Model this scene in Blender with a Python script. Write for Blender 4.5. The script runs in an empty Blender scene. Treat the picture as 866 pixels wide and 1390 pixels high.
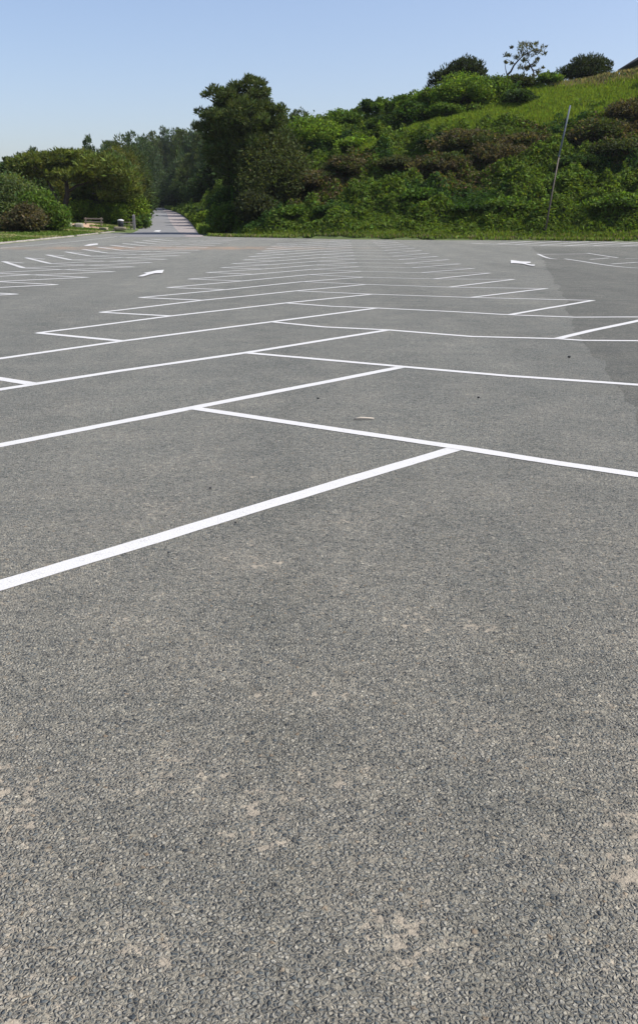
import bpy, bmesh, math, random
import numpy as np
from mathutils import Vector, noise as mnoise

SC = bpy.context.scene
COL = SC.collection
rng = np.random.default_rng(7)
random.seed(7)
R = math.radians

# ------------------------------------------------------------------ camera model
F, CX, CY, YH, HC = 1250.0, 433.0, 650.0, 305.0, 1.5      # photo pixels, horizon row, eye height
TH = math.atan((CY - YH) / F)
CT, ST = math.cos(TH), math.sin(TH)

def ray(px, py):
    x = (px - CX) / F; y = (CY - py) / F
    return np.array([x, CT + y * ST, -ST + y * CT])

def at(px, py, Y):
    d = ray(px, py); t = Y / d[1]
    return np.array([d[0] * t, Y, HC + d[2] * t])

def bearing(px):                       # x/y of something seen near the horizon
    return (px - CX) / F / (CT + (CY - 250) / F * ST)

# ------------------------------------------------------------------ terrain
_gy = np.arange(-200, 4000, 1.0)
_gz = np.interp(_gy, [-200, 40, 75, 100, 125, 165, 225, 262, 330, 500, 900, 4000],
                [0, 0, .42, .80, 1.34, 2.56, 4.56, 5.9, 8, 12, 14, 14])
_k = np.ones(13) / 13
_gs = np.convolve(np.pad(_gz, 6, mode='edge'), _k, mode='valid')
def g(y): return np.interp(y, _gy, _gs)

def hit(px, py, dz=0.0):
    """ground point (no hill) seen at that pixel"""
    d = ray(px, py); lo, hi = 0.5, 420.0
    f = lambda t: HC + d[2] * t - g(d[1] * t) - dz
    ts = np.arange(1.0, 420, 0.5)
    for t in ts:
        if f(t) < 0: hi = t; lo = t - .5; break
    for _ in range(40):
        m = .5 * (lo + hi)
        if f(m) > 0: lo = m
        else: hi = m
    t = .5 * (lo + hi)
    return np.array([d[0] * t, d[1] * t, float(g(d[1] * t))])

RL = [hit(*p) for p in ((160, 321.5), (174, 318.7), (185, 314), (194, 306.6), (198.5, 301), (200.7, 297), (201, 292.5), (200, 288.5), (198, 285.5), (194, 283))]
LEY = np.array([p[1] for p in RL]); LEX = np.array([p[0] for p in RL])

RR = [hit(*p) for p in ((278, 320.5), (270, 318), (267, 313), (262, 306), (257, 300), (253, 296.5), (247, 292), (239.5, 288), (231, 285.3), (223, 283))]
REY = np.array([p[1] for p in RR]); REX = np.array([p[0] for p in RR])

# hill table: column, base distance, crest distance, crest row
HT = [(238, 225, 262, 283), (252, 150, 190, 264), (270, 108, 150, 256), (290, 94, 135, 250), (330, 81, 120, 228),
      (370, 78.5, 117, 210), (400, 76.8, 114, 198), (430, 75.5, 111, 184), (470, 74.2, 109, 170),
      (500, 73.6, 107, 156), (540, 72.8, 105, 148), (580, 72.1, 103, 139), (620, 71.6, 102, 130),
      (680, 71.2, 101, 124), (730, 70.6, 100, 116), (780, 70.0, 99, 111), (830, 69, 98, 104),
      (866, 68.2, 97, 98.5), (1000, 62, 90, 62), (1300, 45, 72, 30), (1700, 30, 56, 0)]
HU = np.array([bearing(r[0]) for r in HT])
HB = np.array([r[1] for r in HT], float)
HCR = np.array([r[2] for r in HT], float)
HZ = np.array([at(r[0], r[3], r[2])[2] for r in HT])

def fnoise(x, y, s, seed=0.0):
    """cheap vectorised smooth noise, about -1..1"""
    x = np.asarray(x, float) / s + seed * 17.3; y = np.asarray(y, float) / s - seed * 9.1
    xi = np.floor(x); yi = np.floor(y); fx = x - xi; fy = y - yi
    fx = fx * fx * (3 - 2 * fx); fy = fy * fy * (3 - 2 * fy)
    def h(a, b):
        v = np.sin(a * 127.1 + b * 311.7 + seed * 74.7) * 43758.5453
        return (v - np.floor(v)) * 2 - 1
    return (h(xi, yi) * (1 - fx) + h(xi + 1, yi) * fx) * (1 - fy) + (h(xi, yi + 1) * (1 - fx) + h(xi + 1, yi + 1) * fx) * fy

def hill_t(x, y):
    ys = np.maximum(y, 8.0); u = x / ys
    yb = np.interp(u, HU, HB, left=1e4); yc = np.interp(u, HU, HCR, left=2e4)
    t = (ys - yb) / (yc - yb)
    return np.where(u < HU[0], -1.0, t)

def H(x, y):
    x = np.asarray(x, float); y = np.asarray(y, float)
    base = g(y)
    # verge and wood floor left of the kerb
    sm = np.clip((y - 78) / 22, 0, 1); sm = sm * sm * (3 - 2 * sm)
    le = np.where(y > 97, np.interp(y, LEY, LEX), -20.9)
    d = np.clip(le - x, 0, 60)
    rdfar = np.clip((y - 105) / 20, 0, 1)
    bank = .10 * np.clip(d * 8, 0, 1) * (y < 112) + (np.minimum(d, 5) * (.02 + .10 * sm)) * (1 - .5 * rdfar)
    bank = np.where((x < le), bank * np.clip((258 - y) / 10, 0, 1), 0)
    z = base + bank
    # wooded rise behind the bend
    far = np.clip((y - 286) / 100, 0, 1); z = z + 14 * far * far * (3 - 2 * far)
    t = hill_t(x, y); u = x / np.maximum(y, 8.0)
    zc = np.interp(u, HU, HZ); yb = np.interp(u, HU, HB, left=300)
    tt = np.clip(t, 0, 1)
    s = tt ** .92
    hz = g(yb) + (zc - g(yb)) * s + fnoise(x, y, 7, 1) * .55 * np.clip(t * 6, 0, 1) * (t < 1.02) + fnoise(x, y, 2.6, 2) * .22 * np.clip(t * 8, 0, 1) * (t < 1.02)
    hz = hz - np.clip(t - 1.0, 0, 3) * 1.2
    offr = np.clip((x - np.interp(y, REY, REX) - .3) / 5, 0, 1)
    hz = np.where(y > 92, g(y) + (hz - g(y)) * offr, hz)
    z = np.where((t > 0) & (y > 10), np.maximum(z * (t < 1) + -5 * (t >= 1), hz), z)
    return z
def Hs(x, y): return float(H(np.array([x]), np.array([y]))[0])

# ------------------------------------------------------------------ object helpers
def link(o, parent=None):
    COL.objects.link(o)
    if parent: o.parent = parent
    return o
def meta(o, label=None, cat=None, group=None, kind=None):
    if label: o['label'] = label
    if cat: o['category'] = cat
    if group: o['group'] = group
    if kind: o['kind'] = kind
    return o
def empty(name, loc, label, cat, group=None, rz=0):
    o = bpy.data.objects.new(name, None); COL.objects.link(o)
    o.location = loc; o.rotation_euler = (0, 0, rz)
    return meta(o, label, cat, group)
def npmesh(name, V, faces, mat, cols=None, smooth=False, parent=None, uniform=None):
    me = bpy.data.meshes.new(name)
    V = np.asarray(V, np.float32)
    if uniform:                                     # faces = (n, k) index array
        faces = np.asarray(faces, np.int32); n, k = faces.shape
        me.vertices.add(len(V)); me.vertices.foreach_set('co', V.ravel())
        me.loops.add(n * k); me.loops.foreach_set('vertex_index', faces.ravel())
        me.polygons.add(n); me.polygons.foreach_set('loop_start', np.arange(0, n * k, k, dtype=np.int32))
        me.polygons.foreach_set('loop_total', np.full(n, k, np.int32))
        me.update(calc_edges=True)
    else:
        me.from_pydata([tuple(map(float, v)) for v in V], [], [tuple(f) for f in faces]); me.update()
    if smooth: me.polygons.foreach_set('use_smooth', np.ones(len(me.polygons), bool))
    if cols is not None:
        a = me.color_attributes.new('tint', 'FLOAT_COLOR', 'POINT')
        c = np.ones((len(V), 4), np.float32); c[:, :3] = cols
        a.data.foreach_set('color', c.ravel())
    me.materials.append(mat)
    return link(bpy.data.objects.new(name, me), parent)

class MB:
    def __init__(s): s.V = []; s.Fc = []
    def add(s, V, Fc):
        b = len(s.V); s.V += [tuple(v) for v in V]; s.Fc += [tuple(i + b for i in f) for f in Fc]
    def box(s, c, size, rot=(0, 0, 0), jit=0.0):
        from mathutils import Euler
        M = Euler(rot).to_matrix(); V = []
        for i in (-1, 1):
            for j in (-1, 1):
                for k in (-1, 1):
                    v = M @ Vector((i * size[0] / 2, j * size[1] / 2, k * size[2] / 2))
                    V.append((c[0] + v.x + random.uniform(-jit, jit), c[1] + v.y + random.uniform(-jit, jit), c[2] + v.z + random.uniform(-jit, jit)))
        s.add(V, [(0, 1, 3, 2), (4, 6, 7, 5), (0, 4, 5, 1), (2, 3, 7, 6), (0, 2, 6, 4), (1, 5, 7, 3)])
    def tube(s, pts, rad, n=8):
        pts = [Vector(p) for p in pts]; V = []; Fc = []
        for i, p in enumerate(pts):
            d = (pts[min(i + 1, len(pts) - 1)] - pts[max(i - 1, 0)]).normalized()
            a = d.cross(Vector((0.13, .21, 1)) if abs(d.z) < .9 else Vector((1, .1, 0))).normalized(); b = d.cross(a)
            for k in range(n):
                an = 2 * math.pi * k / n; q = p + (a * math.cos(an) + b * math.sin(an)) * rad[i]
                V.append(tuple(q))
        for i in range(len(pts) - 1):
            for k in range(n):
                Fc.append((i * n + k, i * n + (k + 1) % n, (i + 1) * n + (k + 1) % n, (i + 1) * n + k))
        Fc.append(tuple(range(n))[::-1]); Fc.append(tuple((len(pts) - 1) * n + k for k in range(n)))
        s.add(V, Fc)
    def build(s, name, mat, parent=None, bevel=0, smooth=False):
        o = npmesh(name, s.V, s.Fc, mat, parent=parent, smooth=smooth)
        if bevel:
            m = o.modifiers.new('bevel', 'BEVEL'); m.width = bevel; m.segments = 2
        return o

# ------------------------------------------------------------------ materials
def newmat(name):
    m = bpy.data.materials.new(name); m.use_nodes = True
    nt = m.node_tree; b = nt.nodes['Principled BSDF']; b.inputs['Specular IOR Level'].default_value = .3
    return m, nt, b
def nd(nt, t, **kw):
    n = nt.nodes.new(t)
    for k, v in kw.items():
        if k in n.inputs.keys(): n.inputs[k].default_value = v
        else: setattr(n, k, v)
    return n
def ramp(nt, fac, stops):
    r = nt.nodes.new('ShaderNodeValToRGB'); e = r.color_ramp.elements
    while len(e) < len(stops): e.new(.5)
    for i, (p, c) in enumerate(stops):
        e[i].position = p; e[i].color = (*c, 1) if len(c) == 3 else c
    nt.links.new(fac, r.inputs[0]); return r
def mixc(nt, fac, a, b, mode='MIX'):
    m = nt.nodes.new('ShaderNodeMix'); m.data_type = 'RGBA'; m.blend_type = mode
    for s_, v in ((0, fac), (6, a), (7, b)):
        if hasattr(v, 'links') or isinstance(v, bpy.types.NodeSocket): nt.links.new(v, m.inputs[s_])
        else: m.inputs[s_].default_value = v if s_ == 0 else (*v, 1)
    return m.outputs[2]
def math_(nt, op, a, b=0.0, clamp=False):
    m = nt.nodes.new('ShaderNodeMath'); m.operation = op; m.use_clamp = clamp
    for i, v in ((0, a), (1, b)):
        if isinstance(v, bpy.types.NodeSocket): nt.links.new(v, m.inputs[i])
        else: m.inputs[i].default_value = v
    return m.outputs[0]

def asphalt(name, gain=1.0, stains=True):
    m, nt, b = newmat(name); L = nt.links
    tc = nd(nt, 'ShaderNodeTexCoord').outputs['Object']
    # warp so stones are irregular
    wn = nd(nt, 'ShaderNodeTexNoise', Scale=60.0, Detail=2.0); L.new(tc, wn.inputs['Vector'])
    va = nt.nodes.new('ShaderNodeVectorMath'); va.operation = 'SCALE'; va.inputs['Scale'].default_value = .016
    vs = nt.nodes.new('ShaderNodeVectorMath'); vs.operation = 'ADD'; L.new(wn.outputs['Color'], va.inputs[0]); L.new(tc, vs.inputs[0]); L.new(va.outputs[0], vs.inputs[1])
    P = vs.outputs[0]
    v1 = nd(nt, 'ShaderNodeTexVoronoi', Scale=86.0); L.new(P, v1.inputs['Vector'])
    v2 = nd(nt, 'ShaderNodeTexVoronoi', Scale=210.0); L.new(P, v2.inputs['Vector'])
    vd = nd(nt, 'ShaderNodeTexVoronoi', Scale=86.0, feature='DISTANCE_TO_EDGE'); L.new(P, vd.inputs['Vector'])
    sep = nt.nodes.new('ShaderNodeSeparateColor'); L.new(v1.outputs['Color'], sep.inputs[0])
    sep2 = nt.nodes.new('ShaderNodeSeparateColor'); L.new(v2.outputs['Color'], sep2.inputs[0])
    k = gain
    stone = ramp(nt, sep.outputs[0], [(0, (.045*k, .052*k, .062*k)), (.25, (.125*k, .138*k, .146*k)), (.55, (.205*k, .204*k, .190*k)), (.8, (.260*k, .247*k, .218*k)), (.95, (.44*k, .40*k, .335*k)), (1, (.24*k, .18*k, .13*k))])
    small = ramp(nt, sep2.outputs[1], [(0, (.05*k, .056*k, .062*k)), (.5, (.20*k, .198*k, .188*k)), (1, (.42*k, .39*k, .34*k))])
    issm = math_(nt, 'GREATER_THAN', sep.outputs[2], .52)
    body = mixc(nt, issm, stone.outputs[0], small.outputs[0])
    # binder / sand in the joints
    jn = nd(nt, 'ShaderNodeTexNoise', Scale=1.7, Detail=6.0, Roughness=.65); L.new(tc, jn.inputs['Vector'])
    jn2 = nd(nt, 'ShaderNodeTexNoise', Scale=26.0, Detail=4.0, Roughness=.6); L.new(tc, jn2.inputs['Vector'])
    joint = ramp(nt, vd.outputs['Distance'], [(0, (1, 1, 1)), (.08, (.7, .7, .7)), (.18, (0, 0, 0))])
    jc = mixc(nt, ramp(nt, jn.outputs[0], [(.25, (0, 0, 0)), (.80, (1, 1, 1))]).outputs[0], (.20*k, .188*k, .158*k), (.46*k, .395*k, .31*k))
    c1 = mixc(nt, math_(nt, 'MULTIPLY', joint.outputs[0], .85), body, jc)
    # pale sandy spots that fill the texture, foreground mostly
    sp = math_(nt, 'ADD', math_(nt, 'MULTIPLY', jn.outputs[0], .62), math_(nt, 'MULTIPLY', jn2.outputs[0], .42))
    geo = nt.nodes.new('ShaderNodeSeparateXYZ'); L.new(tc, geo.inputs[0])
    near = ramp(nt, math_(nt, 'MULTIPLY', geo.outputs[1], .1), [(0, (.062,)*3), (.22, (.060,)*3), (.36, (.022,)*3), (.7, (0, 0, 0))])
    spm = ramp(nt, math_(nt, 'ADD', sp, near.outputs[0]), [(.642, (0, 0, 0)), (.68, (1, 1, 1))])
    c2 = mixc(nt, math_(nt, 'MULTIPLY', spm.outputs[0], .7 if stains else .2), c1, (.43*k, .36*k, .285*k))
    dust = ramp(nt, math_(nt, 'MULTIPLY', geo.outputs[1], .1), [(0, (1, 1, 1)), (.25, (.9, .9, .9)), (.6, (.25, .25, .25)), (1, (0, 0, 0))])
    c2 = mixc(nt, dust.outputs[0], c2, mixc(nt, 1.0, c2, (1.06, 1.0, .94), 'MULTIPLY'))
    # broad tone changes: laying strips, tyre tracks along the lanes
    mp = nd(nt, 'ShaderNodeMapping'); mp.inputs['Scale'].default_value = (.55, .07, 1); L.new(tc, mp.inputs[0])
    bn = nd(nt, 'ShaderNodeTexNoise', Scale=1.0, Detail=5.0, Roughness=.55); L.new(mp.outputs[0], bn.inputs['Vector'])
    bn2 = nd(nt, 'ShaderNodeTexNoise', Scale=.22, Detail=4.0); L.new(tc, bn2.inputs['Vector'])
    bn3 = nd(nt, 'ShaderNodeTexNoise', Scale=2.3, Detail=5.0, Roughness=.7); L.new(tc, bn3.inputs['Vector'])
    tone = math_(nt, 'ADD', math_(nt, 'MULTIPLY', bn.outputs[0], .55), math_(nt, 'ADD', math_(nt, 'MULTIPLY', bn2.outputs[0], .35), math_(nt, 'MULTIPLY', bn3.outputs[0], .35)))
    tr = ramp(nt, tone, [(.42, (.74, .75, .75)), (.60, (.96, .96, .96)), (.85, (1.18, 1.17, 1.15))])
    c3 = mixc(nt, 1.0, c2, tr.outputs[0], 'MULTIPLY')
    g1 = nd(nt, 'ShaderNodeTexNoise', Scale=16.0, Detail=8.0, Roughness=.85); L.new(tc, g1.inputs['Vector'])
    c3 = mixc(nt, 1.0, c3, ramp(nt, g1.outputs[0], [(.3, (.68, .68, .68)), (.5, (1, 1, 1)), (.7, (1.38, 1.36, 1.31))]).outputs[0], 'MULTIPLY')
    # rusty sand washed across the far bays
    if stains:
        gx = nt.nodes.new('ShaderNodeVectorMath'); gx.operation = 'SUBTRACT'; L.new(tc, gx.inputs[0]); gx.inputs[1].default_value = (-9, 55.5, 0)
        gm = nt.nodes.new('ShaderNodeVectorMath'); gm.operation = 'MULTIPLY'; L.new(gx.outputs[0], gm.inputs[0]); gm.inputs[1].default_value = (.07, .26, 0)
        gl = nt.nodes.new('ShaderNodeVectorMath'); gl.operation = 'LENGTH'; L.new(gm.outputs[0], gl.inputs[0])
        band = ramp(nt, gl.outputs['Value'], [(0, (1, 1, 1)), (1, (0, 0, 0))])
        rn = nd(nt, 'ShaderNodeTexNoise', Scale=.9, Detail=5.0, Roughness=.7); L.new(tc, rn.inputs['Vector'])
        rr = ramp(nt, rn.outputs[0], [(.40, (0, 0, 0)), (.56, (1, 1, 1))])
        c3 = mixc(nt, math_(nt, 'MULTIPLY', math_(nt, 'MULTIPLY', band.outputs[0], rr.outputs[0]), .8), c3, (.40, .24, .15))
    c3 = mixc(nt, 1.0, c3, (.835, .918, .955), 'MULTIPLY')
    L.new(c3, b.inputs['Base Color'])
    b.inputs['Roughness'].default_value = .95; b.inputs['Specular IOR Level'].default_value = .12
    hh = math_(nt, 'ADD', math_(nt, 'MULTIPLY', math_(nt, 'MINIMUM', vd.outputs['Distance'], .35), 2.0), math_(nt, 'MULTIPLY', sep.outputs[1], .55))
    hh = math_(nt, 'MULTIPLY', hh, math_(nt, 'SUBTRACT', 1.0, math_(nt, 'MULTIPLY', spm.outputs[0], .7)))
    bp = nd(nt, 'ShaderNodeBump', Strength=1.0, Distance=.0085); L.new(hh, bp.inputs['Height']); L.new(bp.outputs[0], b.inputs['Normal'])
    return m

def paint(name, worn):
    m, nt, b = newmat(name); L = nt.links
    tc = nd(nt, 'ShaderNodeTexCoord').outputs['Object']
    n1 = nd(nt, 'ShaderNodeTexNoise', Scale=1.1, Detail=6.0, Roughness=.7); L.new(tc, n1.inputs['Vector'])
    n2 = nd(nt, 'ShaderNodeTexNoise', Scale=120.0, Detail=3.0); L.new(tc, n2.inputs['Vector'])
    s = math_(nt, 'ADD', math_(nt, 'MULTIPLY', n1.outputs[0], .5), math_(nt, 'MULTIPLY', n2.outputs[0], .5))
    r = ramp(nt, s, [(max(0, worn - .06), (0, 0, 0)), (worn + .05, (1, 1, 1))])
    c = mixc(nt, r.outputs[0], (.26, .26, .25), (.53, .535, .53))
    if worn > .45: c = mixc(nt, .5, c, (.50, .50, .49))
    vv = nd(nt, 'ShaderNodeTexVoronoi', Scale=86.0, feature='DISTANCE_TO_EDGE'); L.new(tc, vv.inputs['Vector'])
    n3 = nd(nt, 'ShaderNodeTexNoise', Scale=9.0, Detail=5.0, Roughness=.7); L.new(tc, n3.inputs['Vector'])
    pit = math_(nt, 'MULTIPLY', math_(nt, 'LESS_THAN', vv.outputs['Distance'], .07), ramp(nt, n3.outputs[0], [(.42, (0, 0, 0)), (.66, (1, 1, 1))]).outputs[0])
    c = mixc(nt, math_(nt, 'MULTIPLY', pit, .7), c, (.22, .22, .21))
    c = mixc(nt, 1.0, c, ramp(nt, n3.outputs[0], [(.3, (.84, .84, .83)), (.65, (1, 1, 1))]).outputs[0], 'MULTIPLY')
    L.new(c, b.inputs['Base Color']); b.inputs['Roughness'].default_value = .6
    v = nd(nt, 'ShaderNodeTexVoronoi', Scale=95.0); L.new(tc, v.inputs['Vector'])
    bp = nd(nt, 'ShaderNodeBump', Strength=.35, Distance=.004); L.new(v.outputs['Distance'], bp.inputs['Height']); L.new(bp.outputs[0], b.inputs['Normal'])
    return m

def leafmat(name, trans=.40, rough=.7, spec=.10):
    m, nt, b = newmat(name); L = nt.links
    a = nd(nt, 'ShaderNodeAttribute', attribute_name='tint')
    L.new(a.outputs['Color'], b.inputs['Base Color']); b.inputs['Roughness'].default_value = rough
    b.inputs['Specular IOR Level'].default_value = spec
    t = nt.nodes.new('ShaderNodeBsdfTranslucent')
    tcg = mixc(nt, 1.0, a.outputs['Color'], (1.5, 1.45, .55), 'MULTIPLY'); L.new(tcg, t.inputs['Color'])
    mx = nt.nodes.new('ShaderNodeMixShader'); mx.inputs[0].default_value = trans
    L.new(b.outputs[0], mx.inputs[1]); L.new(t.outputs[0], mx.inputs[2])
    L.new(mx.outputs[0], nt.nodes['Material Output'].inputs['Surface'])
    return m

def simple(name, c1, c2, scale=8.0, rough=.8, bump=.3, stretch=(1, 1, 1), metal=0):
    m, nt, b = newmat(name); L = nt.links
    tc = nd(nt, 'ShaderNodeTexCoord').outputs['Object']
    mp = nd(nt, 'ShaderNodeMapping'); mp.inputs['Scale'].default_value = stretch; L.new(tc, mp.inputs[0])
    n1 = nd(nt, 'ShaderNodeTexNoise', Scale=scale, Detail=6.0, Roughness=.65); L.new(mp.outputs[0], n1.inputs['Vector'])
    L.new(ramp(nt, n1.outputs[0], [(.3, c1), (.7, c2)]).outputs[0], b.inputs['Base Color'])
    b.inputs['Roughness'].default_value = rough; b.inputs['Metallic'].default_value = metal
    bp = nd(nt, 'ShaderNodeBump', Strength=bump, Distance=.03); L.new(n1.outputs[0], bp.inputs['Height']); L.new(bp.outputs[0], b.inputs['Normal'])
    return m

M_ASPH = asphalt('asphalt_main', .84); M_DARK = asphalt('asphalt_darker', .655, False)
M_ROAD = simple('road_asphalt', (.14, .145, .15), (.185, .187, .187), .7, .85, .1)
M_PINK = simple('footway_pink', (.215, .195, .19), (.265, .24, .232), .9, .85, .1)
M_WHITE = paint('paint_fresh', .30); M_WORN = paint('paint_worn', .46)
M_LEAF = leafmat('leaf'); M_NEEDLE = leafmat('needle', .30, .7, .10)
M_GRASS = leafmat('grass_blades', .38)
M_SOIL = simple('verge_soil', (.045, .065, .02), (.09, .125, .035), 1.2, .95, .4)
M_BARK = simple('bark', (.025, .02, .017), (.06, .05, .04), 6, .9, .8, (1, 1, .25))
M_KERB = simple('kerb_stone', (.22, .20, .18), (.42, .40, .37), 1.2, .85, .3)
M_DIRT = simple('bare_earth', (.30, .20, .135), (.42, .30, .21), 1.1, .95, .3)
M_STONE = simple('stone', (.16, .15, .125), (.30, .28, .24), 3, .85, .5)
M_WOOD = simple('old_wood', (.15, .13, .10), (.27, .24, .185), 5, .8, .4, (1, 1, 6))
M_POLEW = simple('pole_wood', (.07, .06, .05), (.13, .11, .095), 8, .8, .4, (1, 1, .2))
M_POLEM = simple('pole_metal', (.08, .095, .12), (.12, .14, .17), 4, .8, .1, (1, 1, .3))
M_SLATE = simple('roof_slate', (.018, .018, .02), (.035, .034, .036), 6, .95, .4, (1, 1, 4))
M_WALL = simple('house_wall', (.26, .21, .16), (.34, .28, .22), 3, .9, .2)
M_BLACK = simple('dark_plastic', (.012, .014, .02), (.025, .028, .035), 5, .45, .1)
M_LID = simple('white_lid', (.42, .43, .44), (.52, .52, .52), 5, .5, .05)
M_GLASS = simple('window_glass', (.02, .025, .03), (.03, .035, .045), 2, .1, 0)

# ------------------------------------------------------------------ ground sheet
EX = np.array([-60, -21, -13, -8.3, -2, 3.8, 9.3, 14.7, 22.8, 40, 60, 120]); EY = np.array([95, 97, 88, 80.6, 76.9, 73.7, 71.9, 70.9, 68.1, 61, 52, 20.0])
def edge(x): return np.interp(x, EX, EY)

RM = [hit(*p) for p in ((255, 320.6), (247, 318), (241, 313.5), (235, 306), (231, 300), (229, 296.5), (228, 292), (226, 288), (221, 285.2), (213, 283))]
def interp_edge(pts, Y):
    a = np.array(pts); o = np.argsort(a[:, 1]); return np.interp(Y, a[o, 1], a[o, 0])
# carry the road round the bend
bend = [(-4, 5), (-12, 9), (-26, 12), (-60, 15)]
def inside_paved(x, y):
    a = (x > -20.9) & (y < edge(x) - .3) & (x < 110)
    b = (y > 78) & (y < 262) & (x > interp_edge(RL, y) - .2) & (x < interp_edge(RR, y) + .2)
    return a | b | ((y > 258) & (y < 286) & (x < -25))
xs = np.concatenate([-np.geomspace(3000, 110, 14), np.arange(-105, 112, 1.0), np.geomspace(115, 3000, 14)])
ys = np.concatenate([-np.geomspace(3000, 30, 10), np.arange(-25, 60, 4.0), np.arange(60, 150, 1.0), np.arange(150, 300, 1.5), np.geomspace(305, 3500, 20)])
GX, GY = np.meshgrid(xs, ys)
GZ = H(GX, GY) - np.where(inside_paved(GX, GY), .12, 0.0) - np.where((GX > -22) & (GX < -20), .02, 0)
nx, ny = len(xs), len(ys)
idx = np.arange(nx * ny).reshape(ny, nx)
Fq = np.stack([idx[:-1, :-1], idx[:-1, 1:], idx[1:, 1:], idx[1:, :-1]], -1).reshape(-1, 4)
o = npmesh('ground', np.stack([GX, GY, GZ], -1).reshape(-1, 3), Fq, M_SOIL, smooth=True, uniform=True); meta(o, 'grassy ground and hillside around the car park', kind='structure')

def sheet(name, X, Y, dz, mat, zf=g):
    ny, nx = X.shape
    idx = np.arange(nx * ny).reshape(ny, nx)
    Fq = np.stack([idx[:-1, :-1], idx[:-1, 1:], idx[1:, 1:], idx[1:, :-1]], -1).reshape(-1, 4)
    return npmesh(name, np.stack([X, Y, zf(Y) + dz], -1).reshape(-1, 3), Fq, mat, smooth=True, uniform=True)
# car park asphalt
cx_ = np.concatenate([[-20.8], np.arange(-20, 111, 1.0)]); tt = np.concatenate([np.linspace(-12, 38, 26)])
rows = []
for k in range(110):
    f_ = k / 109
    rows.append(-15 + f_ * (edge(cx_) + 15) + (fnoise(cx_, cx_ * 0, 2.5, 3) * .5 if k == 109 else 0))
Yg = np.array(rows); Xg = np.tile(cx_, (110, 1))
meta(sheet('car_park', Xg, Yg, 0, M_ASPH), 'grey asphalt car park surface', kind='structure')
# darker resurfaced asphalt on the right
seam = [hit(*p) for p in ((720, 335), (728, 341), (736, 352), (747, 371), (758, 390), (764, 404), (770, 420), (780, 440), (790, 460), (800, 476), (810, 490), (820, 505), (830, 520), (848, 548), (866, 575))]
sy = np.array([p[1] for p in seam])[::-1]; sx = np.array([p[0] for p in seam])[::-1]
sy = np.concatenate([[-14, 3], sy]); sx = np.concatenate([[-.6, 1.8], sx])
yy = np.arange(-14, 58, .35)
xe = np.interp(yy, sy, sx) + fnoise(yy, yy * 0, 1.1, 5) * .10 + fnoise(yy, yy * 0, .4, 6) * .07
cols_ = np.concatenate([np.linspace(0, 1, 60) ** 1.6])
Xd = xe[:, None] + (60 - xe[:, None]) * cols_[None, :]
Yd = np.tile(yy[:, None], (1, 60))
Yd[-1] += fnoise(Xd[-1], Xd[-1] * 0, 3, 4) * 1.2
meta(sheet('resurfaced_asphalt', Xd, Yd, .0015, M_DARK), 'darker resurfaced asphalt on the right', kind='structure')
# road up into the wood, with the pinkish footway beside it
YR = np.concatenate([np.arange(80, 262, 2.0)])
def strip(A, B, dz, name, mat, n=6, ext=True):
    a = interp_edge(A, YR); b = interp_edge(B, YR); f_ = np.linspace(0, 1, n)
    X = a[:, None] * (1 - f_) + b[:, None] * f_; Y = np.tile(YR[:, None], (1, n))
    if ext:
        for (dx, dy), sp_ in zip(bend, (2, 4.5, 6.5, 7)):
            r = X[-1] * 0 + (X[-1] + dx - X[-1]); nxr = X[len(YR) - 1] + dx; nyr = YR[-1] + dy + sp_ * (f_ * (.66 if B is RM else .34) + (0 if B is RM else .66))
            X = np.vstack([X, nxr - f_ * (dx * -.02)]); Y = np.vstack([Y, nyr])
    return meta(sheet(name, X, Y, dz, mat), kind='structure')
strip(RL, RM, .010, 'road', M_ROAD)['label'] = 'grey lane climbing into the wood'
strip(RM, RR, .014, 'footway', M_PINK)['label'] = 'pinkish footway strip along right side of the lane'

# ------------------------------------------------------------------ painted lines
def dens(P, step=.35):
    P = np.array(P, float)[:, :2]; out = [P[0]]
    for a, b in zip(P[:-1], P[1:]):
        n = max(1, int(np.linalg.norm(b - a) / step))
        for i in range(1, n + 1): out.append(a + (b - a) * i / n)
    return np.array(out)
def smooth_poly(P, n=3):
    P = np.array(P, float)[:, :2]
    for _ in range(n):
        Q = [P[0]]
        for a, b in zip(P[:-1], P[1:]): Q += [a * .75 + b * .25, a * .25 + b * .75]
        Q.append(P[-1]); P = np.array(Q)
    return P
def ribbon(mb, P, w, dz, wob=.012):
    P = dens(P, .12 if P[0][1] < 20 else .35); n = len(P)
    T = np.gradient(P, axis=0); T /= np.linalg.norm(T, axis=1)[:, None] + 1e-9
    N = np.stack([-T[:, 1], T[:, 0]], 1)
    s = random.random() * 100; ii = np.arange(n) * (.12 if P[0][1] < 20 else .35)
    P = P + N * (fnoise(ii, ii * 0 + s, 1.7, 8) * wob)[:, None]
    ww = w / 2 * (1 + .05 * fnoise(ii, ii * 0 + s, .6, 9))
    ja = fnoise(ii, ii * 0 + s, .13, 12) * .0035; jb = fnoise(ii, ii * 0 + s, .13, 13) * .0035
    A = P + N * (ww + ja)[:, None]; B = P - N * (ww + jb)[:, None]
    dzf = lambda y: dz * (.45 + .55 * min(1, max(0, (y - 15) / 20)))
    V = [(a[0], a[1], float(g(a[1])) + dzf(a[1])) for a in A] + [(b[0], b[1], float(g(b[1])) + dzf(b[1])) for b in B]
    mb.add(V, [(i, n + i, n + i + 1, i + 1) for i in range(n - 1)])
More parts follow.
